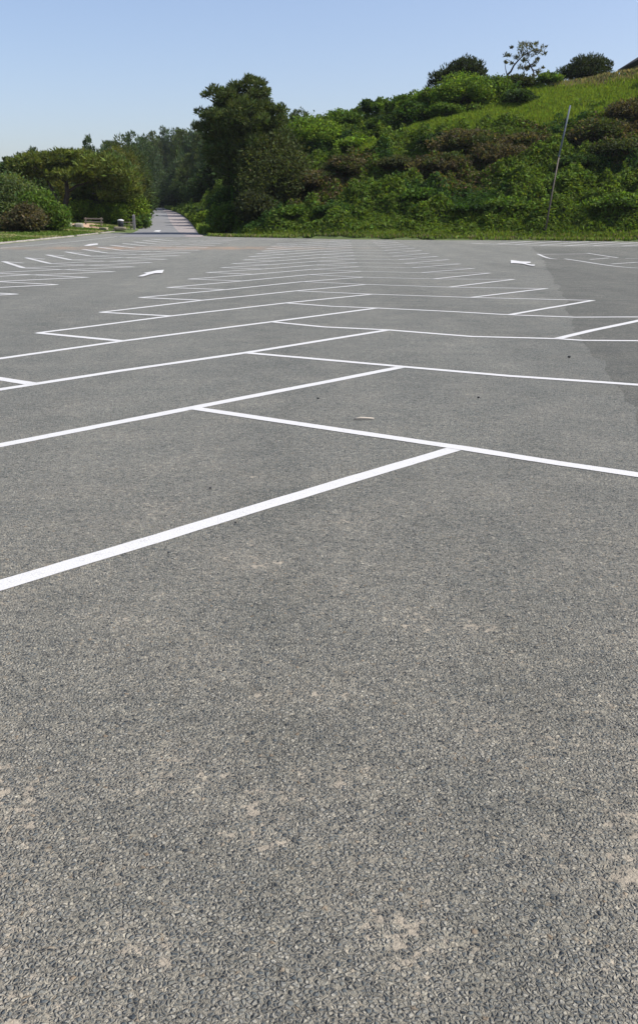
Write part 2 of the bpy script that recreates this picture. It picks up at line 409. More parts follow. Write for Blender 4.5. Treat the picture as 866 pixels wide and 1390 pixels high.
# measured corners (photo columns, rows) -> ground; continued regularly beyond
def G2(d): return {k: hit(*q)[:2] for k, q in d.items()}
A_ = G2({0: (262, 554), 1: (333, 479), 2: (368, 437), 3: (388, 411.5), 4: (401, 395), 5: (410, 382.5), 6: (418, 373)})
B_ = G2({0: (622, 608), 1: (547, 498), 2: (527, 448), 3: (511, 418.3), 4: (504.5, 399.6), 5: (496, 386.3), 6: (492.5, 376.5), 7: (490, 368.5), 8: (486.6, 362.3)})
TL_ = G2({4: (52, 452), 5: (137, 424), 6: (190, 404), 7: (228, 390.5), 8: (256, 379), 9: (281, 370), 10: (300, 363.5), 11: (315, 358), 12: (330, 353), 13: (338, 348.4), 14: (347.5, 344.6), 15: (355.5, 341), 16: (361.5, 337.7), 17: (368.5, 334.4), 18: (374.5, 331.3)})
JL_ = G2({4: (167, 463), 5: (233, 429), 6: (276, 407.7), 7: (305.5, 393.4), 8: (328, 381.5), 9: (343.5, 372.5)})
TR_ = G2({4: (804, 408), 5: (742, 392), 6: (698, 379.5), 7: (665, 371), 8: (644, 364.7), 9: (625, 358.5), 10: (609, 352.8)})
JR_ = G2({3: (758, 459.5), 4: (690, 428), 5: (640, 404), 6: (610, 390)})
def ext(D, lo, hi, step):
    ks = sorted(D); 
    for k in range(ks[0] - 1, lo - 1, -1): D[k] = D[k + 1] - np.array(step)
    for k in range(ks[-1] + 1, hi + 1): D[k] = D[k - 1] + np.array(step)
    return D
ext(A_, -1, 18, (.09, 3.5)); ext(B_, 0, 18, (.08, 3.5)); ext(TL_, 1, 18, (.05, 3.4)); ext(JL_, 3, 18, (.08, 3.5))
ext(TR_, 0, 18, (-.01, 3.5)); ext(JR_, 1, 18, (.04, 3.55))
JL_[2] = hit(45, 521)[:2]; JL_[3] = (JL_[2] + JL_[4]) / 2 + np.array([0, .0])
# JL_[k] is where the end stroke of bay k lands on line k-1
mbL, mbR, mbE = MB(), MB(), MB()
W = .115
low0 = hit(0, 795)[:2]; low1 = hit(0, 605)[:2]; low2 = hit(0, 529)[:2]; low3 = hit(0, 487)[:2]
def extend(a, b, m): d = b - a; return b + d / np.linalg.norm(d) * m
ribbon(mbL, [B_[0], low0, extend(B_[0], low0, 4.2)], W, .005)
ribbon(mbL, [B_[1], A_[0], low1, extend(A_[0], low1, 3.2)], W, .005)
ribbon(mbL, [B_[2], A_[1], hit(45, 522)[:2] * .0 + hit(160, 504)[:2], low2, extend(A_[1], low2, 1.4)], W, .005)
ribbon(mbL, [B_[3], A_[2], JL_[4], low3, extend(JL_[4], low3, 1.2)], W, .005)
for k in range(4, 19):
    pts = [B_[k], A_[k - 1]] + ([JL_[k + 1]] if k < 18 else []) + [TL_[k]]
    # keep the junction on a gentle curve
    ribbon(mbL, pts, W * (1 + .055 * max(0, k - 7)), .005, .02)
t3 = extend(A_[1], low2, 1.4)
ribbon(mbE, [hit(45, 521.5)[:2], extend(hit(45, 521.5)[:2], hit(0, 514.5)[:2], 1.2)], W * 1.15, .0075)
for k in range(4, 19):
    ribbon(mbE, [TL_[k], JL_[k]], W * (1.15 if k < 9 else 1.3), .0075)
Rp = {0: [A_[0], B_[0], hit(760, 630)[:2], hit(866, 645.5)[:2], extend(hit(760, 630)[:2], hit(866, 645.5)[:2], 4)],
      1: [A_[1], B_[1], hit(690, 510.5)[:2], hit(832, 520.5)[:2], extend(hit(690, 510.5)[:2], hit(832, 520.5)[:2], 4.3)],
      2: [A_[2], hit(440, 444)[:2], B_[2], hit(640, 457)[:2], hit(755, 460)[:2], hit(790, 462.3)[:2], hit(866, 462.8)[:2], extend(hit(790, 462.3)[:2], hit(866, 462.8)[:2], 2.6)],
      3: [A_[3], hit(450, 416)[:2], B_[3], hit(610, 423)[:2], hit(690, 427.5)[:2], hit(780, 430.8)[:2], hit(866, 430.5)[:2], extend(hit(780, 430.8)[:2], hit(866, 430.5)[:2], 1.2)]}
for k, P in Rp.items(): ribbon(mbR, P, W, .0085)
for k in range(4, 19):
    ribbon(mbR, [A_[k], B_[k]] + ([JR_[k + 1]] if k < 18 else []) + [TR_[k]], W * (.95 + .06 * max(0, k - 7)), .0085, .02)
ribbon(mbE, [hit(757, 459.8)[:2], hit(800, 449.5)[:2], hit(866, 435.5)[:2], extend(hit(800, 449.5)[:2], hit(866, 435.5)[:2], 1.0)], W * 1.1, .012)
for k in range(4, 19): ribbon(mbE, [TR_[k], JR_[k]], W, .012)
mbE.add([], [])
for nm, mb in (('diagonal_bay_lines', mbL), ('cross_bay_lines', mbR), ('bay_end_strokes', mbE)):
    meta(mb.build(nm, M_WHITE), 'white painted parking lines in the middle herringbone block', kind='structure')

# second block, left
T2 = G2({0: (23.4, 399.4), 1: (78, 386.5), 2: (120, 376.6), 3: (156, 369), 4: (183, 362.5), 5: (207, 356.7), 6: (227, 352.1), 7: (244, 347.4), 8: (259, 343.3), 9: (271.6, 339.6), 10: (282.7, 336.4), 11: (293, 333.3), 12: (302, 330.5), 13: (311, 328.5), 14: (318, 326.5), 15: (327, 324.6)})
A2 = G2({3: (33, 364), 4: (69, 358), 5: (97, 353), 6: (123, 347.8)})
L2 = G2({3: (5, 355), 4: (36, 350), 5: (64, 346), 6: (89.5, 342)})
J2 = G2({3: (33, 357.2), 4: (62, 351.8), 5: (88, 347.4)})
ext(T2, -3, 15, (0, 3.45)); ext(A2, -3, 15, (.05, 3.45)); ext(L2, -3, 15, (.04, 3.45)); ext(J2, -3, 15, (.05, 3.45))
m2, m2w, m2c = MB(), MB(), MB()
for k in range(-3, 16):
    # outer right bays: clear strokes
    ribbon(m2, [A2[k], T2[k]], W * 1.2, .005, .02)
    if k > -3: ribbon(m2w, [T2[k], A2[k - 1] * .52 + T2[k - 1] * .48], W * 1.7, .0075)
    ribbon(m2c, [L2[k], J2[k]], W * 1.0, .005)
    if k < 14: ribbon(m2w, [L2[k], A2[k], A2[k + 1] * .55 + T2[k + 1] * .45], W * 1.7, .0085)
meta(m2.build('left_block_lines', M_WHITE), 'white painted lines of the left parking block', kind='structure')
meta(m2w.build('faded_bay_lines', M_WORN), 'faded white lines in the left parking block', kind='structure')
meta(m2c.build('left_block_strokes', M_WHITE), 'short white end strokes of the left parking block', kind='structure')
# edge line by the kerb, right-hand bays, row of bays below the hill
m3 = MB()
ribbon(m3, [hit(-60, 342)[:2], hit(0, 337)[:2], hit(100, 328)[:2], hit(160, 321)[:2]], .11, .005)
fr = [(640, 330.2), (670, 331.5), (750, 333.6), (866, 334.2), (960, 335)]
ribbon(m3, [hit(*p)[:2] for p in fr], .26, .005)
for a, b in (((675, 331.3), (722, 327.4)), ((700, 332), (760, 327.6)), ((733, 333), (800, 328)), ((765, 334), (838, 328.3)), ((805, 333.6), (870, 329)), ((845, 334), (915, 329.4))):
    ribbon(m3, [hit(*a)[:2], hit(*b)[:2]], .22, .0075)
ribbon(m3, [hit(355, 324.6)[:2], hit(384, 324.9)[:2]], .16, .005)
ribbon(m3, [hit(730, 345.6)[:2], hit(797, 344.6)[:2]], .15, .0075)
ribbon(m3, [hit(800, 352.3)[:2], hit(826, 350.2)[:2]], .14, .005)
ribbon(m3, [hit(829, 358.4)[:2], hit(872, 355.6)[:2]], .15, .005)
meta(m3.build('faded_edge_lines', M_WORN), 'thin faded white bay lines near the lot edges', kind='structure')
m4 = MB()
ribbon(m4, smooth_poly([hit(*p)[:2] for p in ((729.5, 345), (738, 348.8), (746, 351.3), (755, 351.9))], 2), .14, .012)
ribbon(m4, [hit(*p)[:2] for p in ((797, 344), (814, 346.6), (838, 350.2))], .13, .012)
ribbon(m4, smooth_poly([hit(*p)[:2] for p in ((766, 351.6), (790, 355), (815, 359.3), (840, 362.6), (866, 364.3), (890, 365))], 2), .13, .012)
ribbon(m4, [hit(848, 351.2)[:2], hit(880, 351.6)[:2]], .11, .012)
meta(m4.build('right_bay_lines', M_WHITE), 'white painted bay outline on the right', kind='structure')

def marking(name, pix, label, cat='painted arrow', dz=.026, mat=None):
    P = [hit(*p) for p in pix]
    c = np.mean(P, axis=0)
    bm = bmesh.new(); vs = [bm.verts.new((p[0] - c[0], p[1] - c[1], p[2] + dz - c[2])) for p in P]
    f_ = bm.faces.new(vs)
    if f_.normal.z < 0: f_.normal_flip()
    bmesh.ops.triangulate(bm, faces=[f_])
    bm.normal_update()
    for f2 in bm.faces:
        if f2.normal.z < 0: f2.normal_flip()
    me = bpy.data.meshes.new(name); bm.to_mesh(me); bm.free(); me.materials.append(mat or M_WHITE)
    o = link(bpy.data.objects.new(name, me)); o.location = c
    return meta(o, label, cat)
q = lambda x, y, x0, y0, s: (x0 + x / s, y0 + y / s)
marking('painted_arrow', [q(*p, 170, 350, 8.66) for p in ((150, 228), (205, 208), (255, 192), (215, 187), (300, 172), (380, 155), (458, 150), (440, 188), (350, 190), (290, 205), (215, 228))], 'white painted lane arrow between the left and middle parking blocks')
marking('painted_arrow', [q(*p, 690, 345, 10.83) for p in ((30, 96), (60, 97), (190, 116), (320, 120), (320, 138), (250, 143), (330, 162), (385, 163), (378, 180), (325, 178), (190, 148), (60, 140), (32, 144))], 'white painted lane arrow right of the middle parking block')
marking('painted_arrow', [(114, 334.2), (121.4, 332), (132.7, 330.8), (133.6, 332.6), (121.4, 334.3)], 'small white painted arrow beyond the left parking block near the verge')
marking('painted_arrow', [(208.5, 314.6), (212, 313), (219, 312.8), (216.5, 315.2)], 'tiny white painted arrow at the mouth of the lane', dz=.03)

# ------------------------------------------------------------------ kerb, lawn, bare earth
mb = MB()
for y in np.arange(30, 108, 1.0):
    x = -20.86; z = float(g(y + .5))
    if random.random() < .93: mb.box((x, y + .5, z + .04), (.15, .975, .17), (0, 0, random.uniform(-.01, .01)), .008)
o = mb.build('kerb', M_KERB); meta(o, 'pale stone kerb along the left grass verge', kind='structure')

def quads(C, U, Vv):
    """diamond leaves: centres, half-axes"""
    n = len(C); V = np.empty((n, 4, 3), np.float32)
    V[:, 0] = C - U; V[:, 1] = C - Vv; V[:, 2] = C + U; V[:, 3] = C + Vv
    return V.reshape(-1, 3), np.arange(n * 4, dtype=np.int32).reshape(n, 4)
def leafaxes(n, up, L_, Wd, bias=None):
    """random long axes, optionally pulled towards 'bias' directions"""
    D = rng.normal(size=(n, 3))
    D /= np.linalg.norm(D, axis=1)[:, None]
    if bias is not None: D = D * (1 - up) + bias * up
    D /= np.linalg.norm(D, axis=1)[:, None] + 1e-9
    E_ = rng.normal(size=(n, 3)); E_ -= D * (E_ * D).sum(1)[:, None]; E_ /= np.linalg.norm(E_, axis=1)[:, None] + 1e-9
    return D * L_[:, None], E_ * Wd[:, None]
def tint(base, n, var=.22, hue=.08):
    base = np.asarray(base, float)
    v = np.exp(rng.normal(0, var, n))[:, None]; h = rng.normal(0, hue, (n, 3))
    return np.clip(base * v * (1 + h), .004, .8)

def cover(name, X, Y, hgt, wid, colr, label, mat=M_GRASS, upb=.75):
    n = len(X); Z = H(X, Y)
    U, Vv = leafaxes(n, upb, hgt, wid, np.tile([0, 0, 1.0], (n, 1)))
    C = np.stack([X, Y, Z + hgt * .75], 1) 
    V, Fq = quads(C, U, Vv)
    o = npmesh(name, V, Fq, mat, cols=np.repeat(colr, 4, 0), uniform=True)
    return meta(o, label, name.replace('_', ' '), kind='stuff')

# lawn on the verge
n = 52000
Y = 40 + 75 * rng.random(n) ** .8; X = -21.0 - 12 * rng.random(n) ** 1.2
dirt = lambda x, y: (x < -23.0 - .35 * np.sin(y * .4)) & (y > 96.5) & (y < 104)
keep = ~dirt(X, Y); X, Y = X[keep], Y[keep]; n = len(X)
pz = fnoise(X, Y, 2.5, 11); cl = np.where((pz > .35)[:, None], tint((.24, .25, .12), n, .18), tint((.10, .155, .032), n, .22))
cover('lawn_grass', X, Y, .05 + .06 * rng.random(n), .05 + .05 * rng.random(n), cl, 'short pale-flecked lawn grass on the left verge', upb=.45)
# bare earth strip by the bench
Xb, Yb = np.meshgrid(np.linspace(-34, -21.8, 26), np.linspace(97, 104.5, 12))
Yb = Yb + fnoise(Xb, Yb, 2, 21) * .5
idx = np.arange(Xb.size).reshape(Xb.shape); Fq = np.stack([idx[:-1, :-1], idx[:-1, 1:], idx[1:, 1:], idx[1:, :-1]], -1).reshape(-1, 4)
o = npmesh('dirt_path', np.stack([Xb, Yb, H(Xb, Yb) + .05], -1).reshape(-1, 3), Fq, M_DIRT, smooth=True, uniform=True); meta(o, 'strip of bare tan earth under the roadside trees', kind='structure')

# ------------------------------------------------------------------ hillside undergrowth
GREEN = np.array([.082, .128, .024]); BRIGHT = np.array([.150, .215, .034]); BROWN = np.array([.098, .080, .044]); DARKG = np.array([.028, .058, .016]); DRY = np.array([.30, .26, .17])
def hill_xy(px, t):
    u = bearing(np.asarray(px, float)); yb = np.interp(u, HU, HB); yc = np.interp(u, HU, HCR)
    y = yb + (yc - yb) * t; return u * y, y
n = 300000
px = 244 + (960 - 244) * rng.random(n); t = rng.random(n) ** 1.0 * 1.06
X, Y = hill_xy(px, t)
X += rng.normal(0, .4, n); Y += rng.normal(0, .3, n)
tc_ = hill_t(X, Y)
ok = (tc_ > .003) & (Y > edge(X) + .15) & (X > np.where(Y < 262, interp_edge(RR, Y) + .4, -1e3)); X, Y, px, t, tc_ = X[ok], Y[ok], px[ok], t[ok], tc_[ok]; n = len(X)
# plant kinds by place
p1 = fnoise(X, Y, 6, 31) + .5 * fnoise(X, Y, 2.2, 32); p2 = fnoise(X, Y, 4.0, 33) + .4 * fnoise(X, Y, 1.3, 34)
def blob(cx, ct, rx, rt): return np.exp(-(((px - cx) / rx) ** 2 + ((t - ct) / rt) ** 2))
brown = .95 * blob(430, .32, 55, .2) + 1.0 * blob(640, .38, 75, .16) + 1.05 * blob(838, .52, 60, .26) + .7 * blob(480, .5, 30, .15) + .6 * blob(560, .42, 30, .1) + .6 * blob(720, .6, 40, .06)
grass = 1.1 * blob(560, .72, 60, .09) + 1.1 * blob(680, .72, 70, .08) + 1.3 * blob(800, .86, 100, .14) + .8 * blob(500, .62, 40, .07) + .9 * blob(400, .55, 40, .08) + np.clip(1 - t * 18, 0, 1) * .9 + .9 * blob(262, .3, 18, .4)
kind = np.where(brown + .35 * p1 > .62, 1, np.where(grass + .4 * p2 > .55, 2, np.where(p1 + .3 * p2 > .35, 3, 0)))
cl = np.where((kind == 1)[:, None], tint(BROWN, n, .28), np.where((kind == 2)[:, None], tint(BRIGHT, n, .2), np.where((kind == 3)[:, None], tint(DARKG * 1.3, n, .25), tint(GREEN, n, .28))))
mixg = (kind == 1) & (rng.random(n) < .5); cl[mixg] = tint(GREEN * .8, mixg.sum(), .25)
dry = (t > .955) & (px > 740) & (rng.random(n) < .7); cl[dry] = tint(DRY * .8, dry.sum(), .2); kind = np.where((t > .94) & (px > 740), 2, kind)
hg = np.where(kind == 2, .20, .15) * (.6 + .8 * rng.random(n)); wd = np.where(kind == 2, .035, .075) * (.7 + .7 * rng.random(n))
lift = np.where(kind == 2, .15, 1) * (np.clip(fnoise(X, Y, 1.7, 41) + .6 * fnoise(X, Y, .7, 42) + .45, 0, 2) * 1.25) * np.clip(tc_ * 14, 0, 1)
Zt = H(X, Y) + lift * (.25 + .75 * np.sqrt(rng.random(n)))
nb = np.tile([0, -.25, 1.0], (n, 1))
upb = np.where(kind == 2, .72, .25)[:, None]
U, Vv = leafaxes(n, upb, hg, wd, nb)
V, Fq = quads(np.stack([X, Y, Zt + hg * .5], 1), U, Vv)
o = npmesh('hillside_undergrowth', V, Fq, M_LEAF, cols=np.repeat(cl, 4, 0), uniform=True)
meta(o, 'tangled ferns, brambles and long grass over the hillside', 'undergrowth', kind='stuff')
# grass fringe at the foot of the hill
n = 16000
px = 262 + 720 * rng.random(n); X, Y = hill_xy(px, 0.0); Y = edge(X) + .9 * rng.random(n) - .12 * rng.random(n)
ok = X > interp_edge(RR, Y) + .3; X, Y = X[ok], Y[ok]; n = len(X)
cl = tint((.15, .22, .04), n, .22)
sel = rng.random(n) < .25; cl[sel] = tint(DRY * .8, sel.sum(), .2)
cover('verge_grass', X, Y, .07 + .12 * rng.random(n), .03 + .04 * rng.random(n), cl, 'fringe of grass where the asphalt meets the hill foot')
# woodland floor growth, left and far
n = 42000
X = -75 + 66 * rng.random(n); Y = 84 + 195 * rng.random(n) ** 1.2
ok = (X < np.where(Y < 262, interp_edge(RL, np.minimum(Y, 261)) - .3, 1e3)) & (X < -25 - 3 * (Y > 94) * (Y < 106)) | ((Y > 108) & (X < interp_edge(RL, np.minimum(Y, 261)) - .3)) | (Y > 268)
ok &= ~((Y > 258) & (Y < 286) & (X < -28))
X, Y = X[ok], Y[ok]; n = len(X)
mid_green = rng.random(n) < .5  # random half of the plants mid green, the rest dark green
cl = np.where(mid_green[:, None], tint(GREEN, n, .3), tint(DARKG, n, .3))
cover('woodland_floor_plants', X, Y, .25 + .3 * rng.random(n), .12 + .12 * rng.random(n), cl, 'low green plants covering the woodland floor', M_LEAF, .4)
# grass shoulders along the lane
n = 60000
Y = 90 + 172 * rng.random(n); side = rng.random(n) < .25; w_ = np.where(side, 2.6, 11) * rng.random(n) ** 1.3
X = np.where(side, interp_edge(RL, Y) - .15 - w_ * .8, interp_edge(RR, Y) + .15 + w_)
ok = (side & (Y > 112)) | (~side & (Y > edge(X) + .5)); X, Y = X[ok], Y[ok]; n = len(X)
cover('lane_edge_grass', X, Y, .18 + .3 * rng.random(n), .06 + .10 * rng.random(n), tint((.15, .215, .04), n, .25), 'long sunlit grass along both edges of the lane')

# ------------------------------------------------------------------ shrubs
def leafball(center, rad, n, size, base, asp=.55, shell=.45, var=.25, up=.3, lumps=None):
    """leaf cloud made of many lumps inside an ellipsoid"""
    center = np.array(center, float); rad = np.array(rad, float)
    L_ = lumps or max(5, int(5 + rad[0] * 5))
    d = rng.normal(size=(L_, 3)); d /= np.linalg.norm(d, axis=1)[:, None]; d[:, 2] = np.abs(d[:, 2]) * 1.0 - .25
    lc = d * (.45 + .45 * rng.random(L_))[:, None]
    lr = (.30 + .26 * rng.random(L_))
    lt = np.exp(rng.normal(0, .16, L_))
    k = rng.integers(0, L_, n)
    e = rng.normal(size=(n, 3)); e /= np.linalg.norm(e, axis=1)[:, None]
    r_ = shell + (1 - shell) * rng.random(n) ** .6
    r_ = r_ * np.exp(rng.normal(0, .16, n))
    P = lc[k] + e * (lr[k] * r_)[:, None]
    C = center + P * rad
    C[:, 2] = np.maximum(C[:, 2], center[2] - rad[2] * .55)
    s = size * np.exp(rng.normal(0, .28, n))
    U, Vv = leafaxes(n, up, s, s * asp, e * 1.0 + np.array([0, 0, .5]))
    return C, U, Vv, tint(base, n, var) * lt[k][:, None]
def leafobj(name, sets, mat, parent=None):
    C, U, Vv, cl = [np.concatenate(a) for a in zip(*sets)]
    V, Fq = quads(C, U, Vv)
    return npmesh(name, V, Fq, mat, cols=np.repeat(cl, 4, 0), uniform=True, parent=parent)
def stems(h, r, n=5, spread=.5):
    mb = MB()
    for i in range(n):
        a = random.uniform(0, 6.28); q_ = random.uniform(.2, spread)
        mb.tube([(0, 0, -.3), (math.cos(a) * q_ * .4, math.sin(a) * q_ * .4, h * .4), (math.cos(a) * q_ * r, math.sin(a) * q_ * r, h)], [.06, .04, .015], 5)
    return mb
LG = (.115, .180, .026); MG = (.082, .138, .024); DG = (.038, .068, .020); OL = (.052, .066, .024); BR = (.088, .078, .042); YG = (.13, .19, .025); GG = (.085, .125, .055)
def shrub(px, t, rx, rz, base, label, cat='bush', group=None, loc=None, size=.115, dens_=1.0, ry=None):
    if loc is None:
        x, y = hill_xy(px, t); x = float(x); y = float(y)
    else: x, y = loc
    z = Hs(x, y)
    o = empty('bush', (x, y, z), label, cat, group)
    ry = ry or rx * .9
    n = int(2000 * dens_ * (rx * rz) ** .85) + 700
    rz *= (.92 if base is BR else (.75 if loc is None and t < .75 and px > 395 else 1.0)); dens_ *= 1.2
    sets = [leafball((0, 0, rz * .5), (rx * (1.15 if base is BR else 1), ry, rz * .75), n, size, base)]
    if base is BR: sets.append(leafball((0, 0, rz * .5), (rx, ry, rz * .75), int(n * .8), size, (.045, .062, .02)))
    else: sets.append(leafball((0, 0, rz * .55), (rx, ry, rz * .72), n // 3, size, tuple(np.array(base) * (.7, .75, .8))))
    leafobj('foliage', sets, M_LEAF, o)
    stems(rz * .8, rx).build('stem', M_BARK, o)
    return o
S = shrub
S(436, .84, 3.6, 2.9, LG, 'wide sunlit green bush at the left end of the hill crest')
S(466, .93, 2.4, 1.8, MG, 'rounded mid-green bush on the crest next to the wide sunlit bush')
S(413, .78, 1.8, 1.7, LG, 'small light green bush at the edge of the pine shade')
S(372, .26, 3.6, 4.9, OL, 'tall dull olive bush right of the big pine trunk')
S(350, .12, 2.0, 2.4, (.045, .056, .024), 'dark grey-green bush at the foot of the big pine')
S(497, 1.0, .8, 1.3, DG, 'small dark pointed shrub standing alone on the skyline')
S(516, .99, 1.1, 1.3, MG, 'low round shrub on the skyline right of the pointed one')
S(546, .98, 1.8, 1.3, MG, 'broad low shrub on the crest halfway up the skyline')
S(583, .97, 1.5, 1.6, LG, 'light green shrub below left edge of the dark crest pine')
S(622, .88, 3.0, 2.6, LG, 'big bright leafy bush in front of the dark crest pine')
S(660, .93, 2.2, 1.7, MG, 'green bush on the crest between dark pine and bare tree')
S(694, .98, 1.8, 1.2, OL, 'dull low bush at the foot of the sparse crooked tree')
S(735, .99, 1.4, .9, MG, 'small low bush under the right side of the crooked tree')
S(600, .80, 1.8, 1.4, MG, 'shaded green shrub just below the big bright bush')
S(520, .78, 1.7, 1.7, DG, 'dark rounded shrub in the upper middle of the slope')
S(486, .66, 1.9, 1.5, LG, 'fresh green shrub amid darker ones left of mid slope')
S(560, .84, 2.1, 1.6, (.045, .088, .017), 'wide dark green shrub just under the skyline shrubs')
S(700, .84, 1.6, 1.1, DG, 'dark shrub on the bright grass band below the crest')
S(640, .50, 2.8, 1.9, BR, 'large brownish heathy bush at the middle of the slope')
S(680, .42, 2.4, 1.7, BR, 'brown twiggy bush left of the leaning pole')
S(606, .40, 2.2, 1.5, BR, 'brown-green bush left of the large brownish bush')
S(590, .56, 1.6, 1.3, DG, 'dark shrub above the brown-green bush on the slope')
S(715, .50, 2.0, 1.5, BR, 'brown bush right behind the leaning pole')
S(812, .52, 2.4, 2.1, BR, 'large russet bush high on the slope right of the pole')
S(852, .62, 2.6, 2.0, BR, 'brown gorse bush nearest the right edge of the photo')
S(838, .36, 2.6, 1.8, (.05, .065, .026), 'dark bramble clump below the russet bush')
S(790, .32, 1.8, 1.3, DG, 'dark green clump just right of the pole')
S(775, .24, 1.9, 1.3, MG, 'leafy green shrub behind the foot of the leaning pole')
S(692, .14, 2.0, 1.0, MG, 'low green shrub left of the foot of the leaning pole')
S(840, .12, 2.4, 1.4, MG, 'leafy green bush low on the slope at far right')
S(430, .36, 2.0, 1.4, BR, 'brown bush above the left part of the slope foot')
S(470, .42, 2.2, 1.5, BR, 'reddish-brown bush in the left middle of the slope')
S(540, .44, 1.8, 1.2, (.06, .068, .028), 'drab dark bush between two brown patches of slope')
S(510, .28, 1.8, 1.2, MG, 'green bush low on the middle of the slope')
S(570, .20, 2.0, 1.1, (.06, .11, .02), 'spreading green bush near slope foot left of centre')
S(460, .14, 1.9, 1.1, (.042, .08, .018), 'dark green bush near slope foot facing the middle bays')
S(400, .12, 1.6, 1.3, MG, 'bushy green growth at the slope foot right of the big pine')
S(640, .14, 1.9, 1.0, (.04, .08, .018), 'dark green bush at slope foot right of centre')
# around the lane mouth and the pine foot
S(300, .1, 1.7, 2.4, MG, 'dense green bush on the bank between lane and big pine', loc=(-8.6, 88.5))
S(300, .1, 2.0, 3.0, (.04, .07, .018), 'taller dark bush behind the bank bush beside the lane', loc=(-8.4, 93))
S(335, .1, 1.0, 2.3, LG, 'bright ivy-like bush hugging the foot of the big pine', loc=(-6.0, 85.5), size=.13)
S(278, .1, 1.4, 1.5, YG, 'pale yellowish-green clump on the sunlit lane bank', loc=(-13.4, 112))
S(278, .1, 1.3, 1.2, GG, 'greyish-green clump on the bank further up the lane', loc=(-15.4, 128))
# left verge shrubs
def V_(px, Y): return (float(at(px, 310, Y)[0]), Y)
S(0, 0, 3.3, 4.4, (.10, .135, .05), 'big grey-green bush at the left edge of the verge', loc=V_(8, 88), dens_=.8)
S(0, 0, 2.4, 3.1, MG, 'mid-green bush next to the grey-green one on the verge', loc=V_(52, 87))
S(0, 0, 1.9, 2.1, (.085, .076, .040), 'low bush with reddish dry twigs at the verge edge', loc=V_(36, 84.5))
S(0, 0, 1.8, 2.0, (.075, .125, .035), 'soft green bush left of the leaning stone slabs', loc=V_(70, 89))
S(0, 0, 1.8, 2.2, YG, 'bright yellow-green bush behind the wooden rail', loc=V_(112, 109))
S(0, 0, 1.8, 2.2, LG, 'leafy green bush behind the dark litter bin', loc=V_(150, 110))
S(0, 0, 1.9, 3.6, YG, 'upright bright green bush by the grey post beside the lane', loc=V_(182, 112))
S(0, 0, 1.0, 1.6, (.10, .16, .04), 'small sunlit bush between grey post and the lane', loc=V_(192, 111))

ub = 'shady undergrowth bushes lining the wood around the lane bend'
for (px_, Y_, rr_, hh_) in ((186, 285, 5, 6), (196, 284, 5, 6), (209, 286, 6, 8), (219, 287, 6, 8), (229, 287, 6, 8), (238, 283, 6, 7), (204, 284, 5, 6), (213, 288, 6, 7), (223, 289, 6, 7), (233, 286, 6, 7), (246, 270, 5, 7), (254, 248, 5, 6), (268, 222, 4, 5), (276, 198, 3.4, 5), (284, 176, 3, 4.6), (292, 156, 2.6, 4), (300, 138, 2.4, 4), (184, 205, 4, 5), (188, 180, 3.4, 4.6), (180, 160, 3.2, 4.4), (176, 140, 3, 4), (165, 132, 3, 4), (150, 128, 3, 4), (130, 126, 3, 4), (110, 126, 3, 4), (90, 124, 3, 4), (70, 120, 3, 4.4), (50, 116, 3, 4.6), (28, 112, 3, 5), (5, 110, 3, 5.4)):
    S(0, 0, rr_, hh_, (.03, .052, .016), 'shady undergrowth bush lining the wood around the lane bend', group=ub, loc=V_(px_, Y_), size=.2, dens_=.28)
# ------------------------------------------------------------------ pines
def puffs(pc, pr, per, size, base, flat=.75, var=.22, upz=.55):
    n = len(pc) * per; k = np.repeat(np.arange(len(pc)), per)
    e = rng.normal(size=(n, 3)); e[:, 2] = e[:, 2] * .8 + .25; e /= np.linalg.norm(e, axis=1)[:, None]
    r_ = pr[k] * (.25 + .75 * rng.random(n) ** .5)
    C = pc[k] + e * r_[:, None] * np.array([1, 1, flat])
    s = size * np.exp(rng.normal(0, .22, n))
    U, Vv = leafaxes(n, .6, s, s * .26, e + np.array([0, 0, upz]))
    lt = np.exp(rng.normal(0, .15, len(pc)))
    return C, U, Vv, tint(base, n, var) * lt[k][:, None]
def envelope_points(env, n, mind):
    """points spread in stacked ellipsoids (x,y,z,rx,ry,rz), weighted to the outside"""
    env = np.array(env, float); wts = env[:, 3] * env[:, 4] * env[:, 5]; wts /= wts.sum(); out = []
    tries = 0
    while len(out) < n and tries < n * 60:
        tries += 1
        e = env[rng.choice(len(env), p=wts)]
        d = rng.normal(size=3); d /= np.linalg.norm(d)
        p = e[:3] + d * e[3:] * (rng.random() ** .28)
        if all(((p - q_) ** 2).sum() > mind * mind for q_ in out[-160:]): out.append(p)
    return np.array(out)
def pine_meshes(env, trunk, rads, npf, per, size, prad, base, mind=.7, limbs=None, flat=.75):
    pc = envelope_points(env, npf, mind); pr = prad * np.exp(rng.normal(0, .22, len(pc)))
    sets = [puffs(pc, pr, per, size, base, flat)]
    cr = leafobj('crown', sets, M_NEEDLE)
    mb = MB(); mb.tube(trunk, rads, 9)
    tk = np.array(trunk)
    sel = rng.choice(len(pc), min(len(pc), limbs or 40), replace=False)
    for i in sel:
        p = pc[i]; zz = np.clip(p[2] - .25 * np.hypot(p[0], p[1]) - .3, tk[1, 2], tk[-1, 2] - .1)
        s_ = np.array([np.interp(zz, tk[:, 2], tk[:, 0]), np.interp(zz, tk[:, 2], tk[:, 1]), zz])
        m_ = s_ * .45 + p * .55 + np.array([rng.normal(0, .2), rng.normal(0, .2), -.15])
        mb.tube([s_, m_, p], [.09, .055, .02], 5)
    tr = mb.build('trunk', M_BARK, smooth=True)
    return cr, tr
def plant_tree(name, meshes, loc, label, cat, group=None, rz=0, sc=1.0, first=False):
    o = empty(name, loc, label, cat, group, rz); o.scale = (sc, sc, sc) if np.isscalar(sc) else sc
    for m_ in meshes:
        if first: c = m_
        else: c = m_.copy(); COL.objects.link(c)
        c.parent = o
    return o
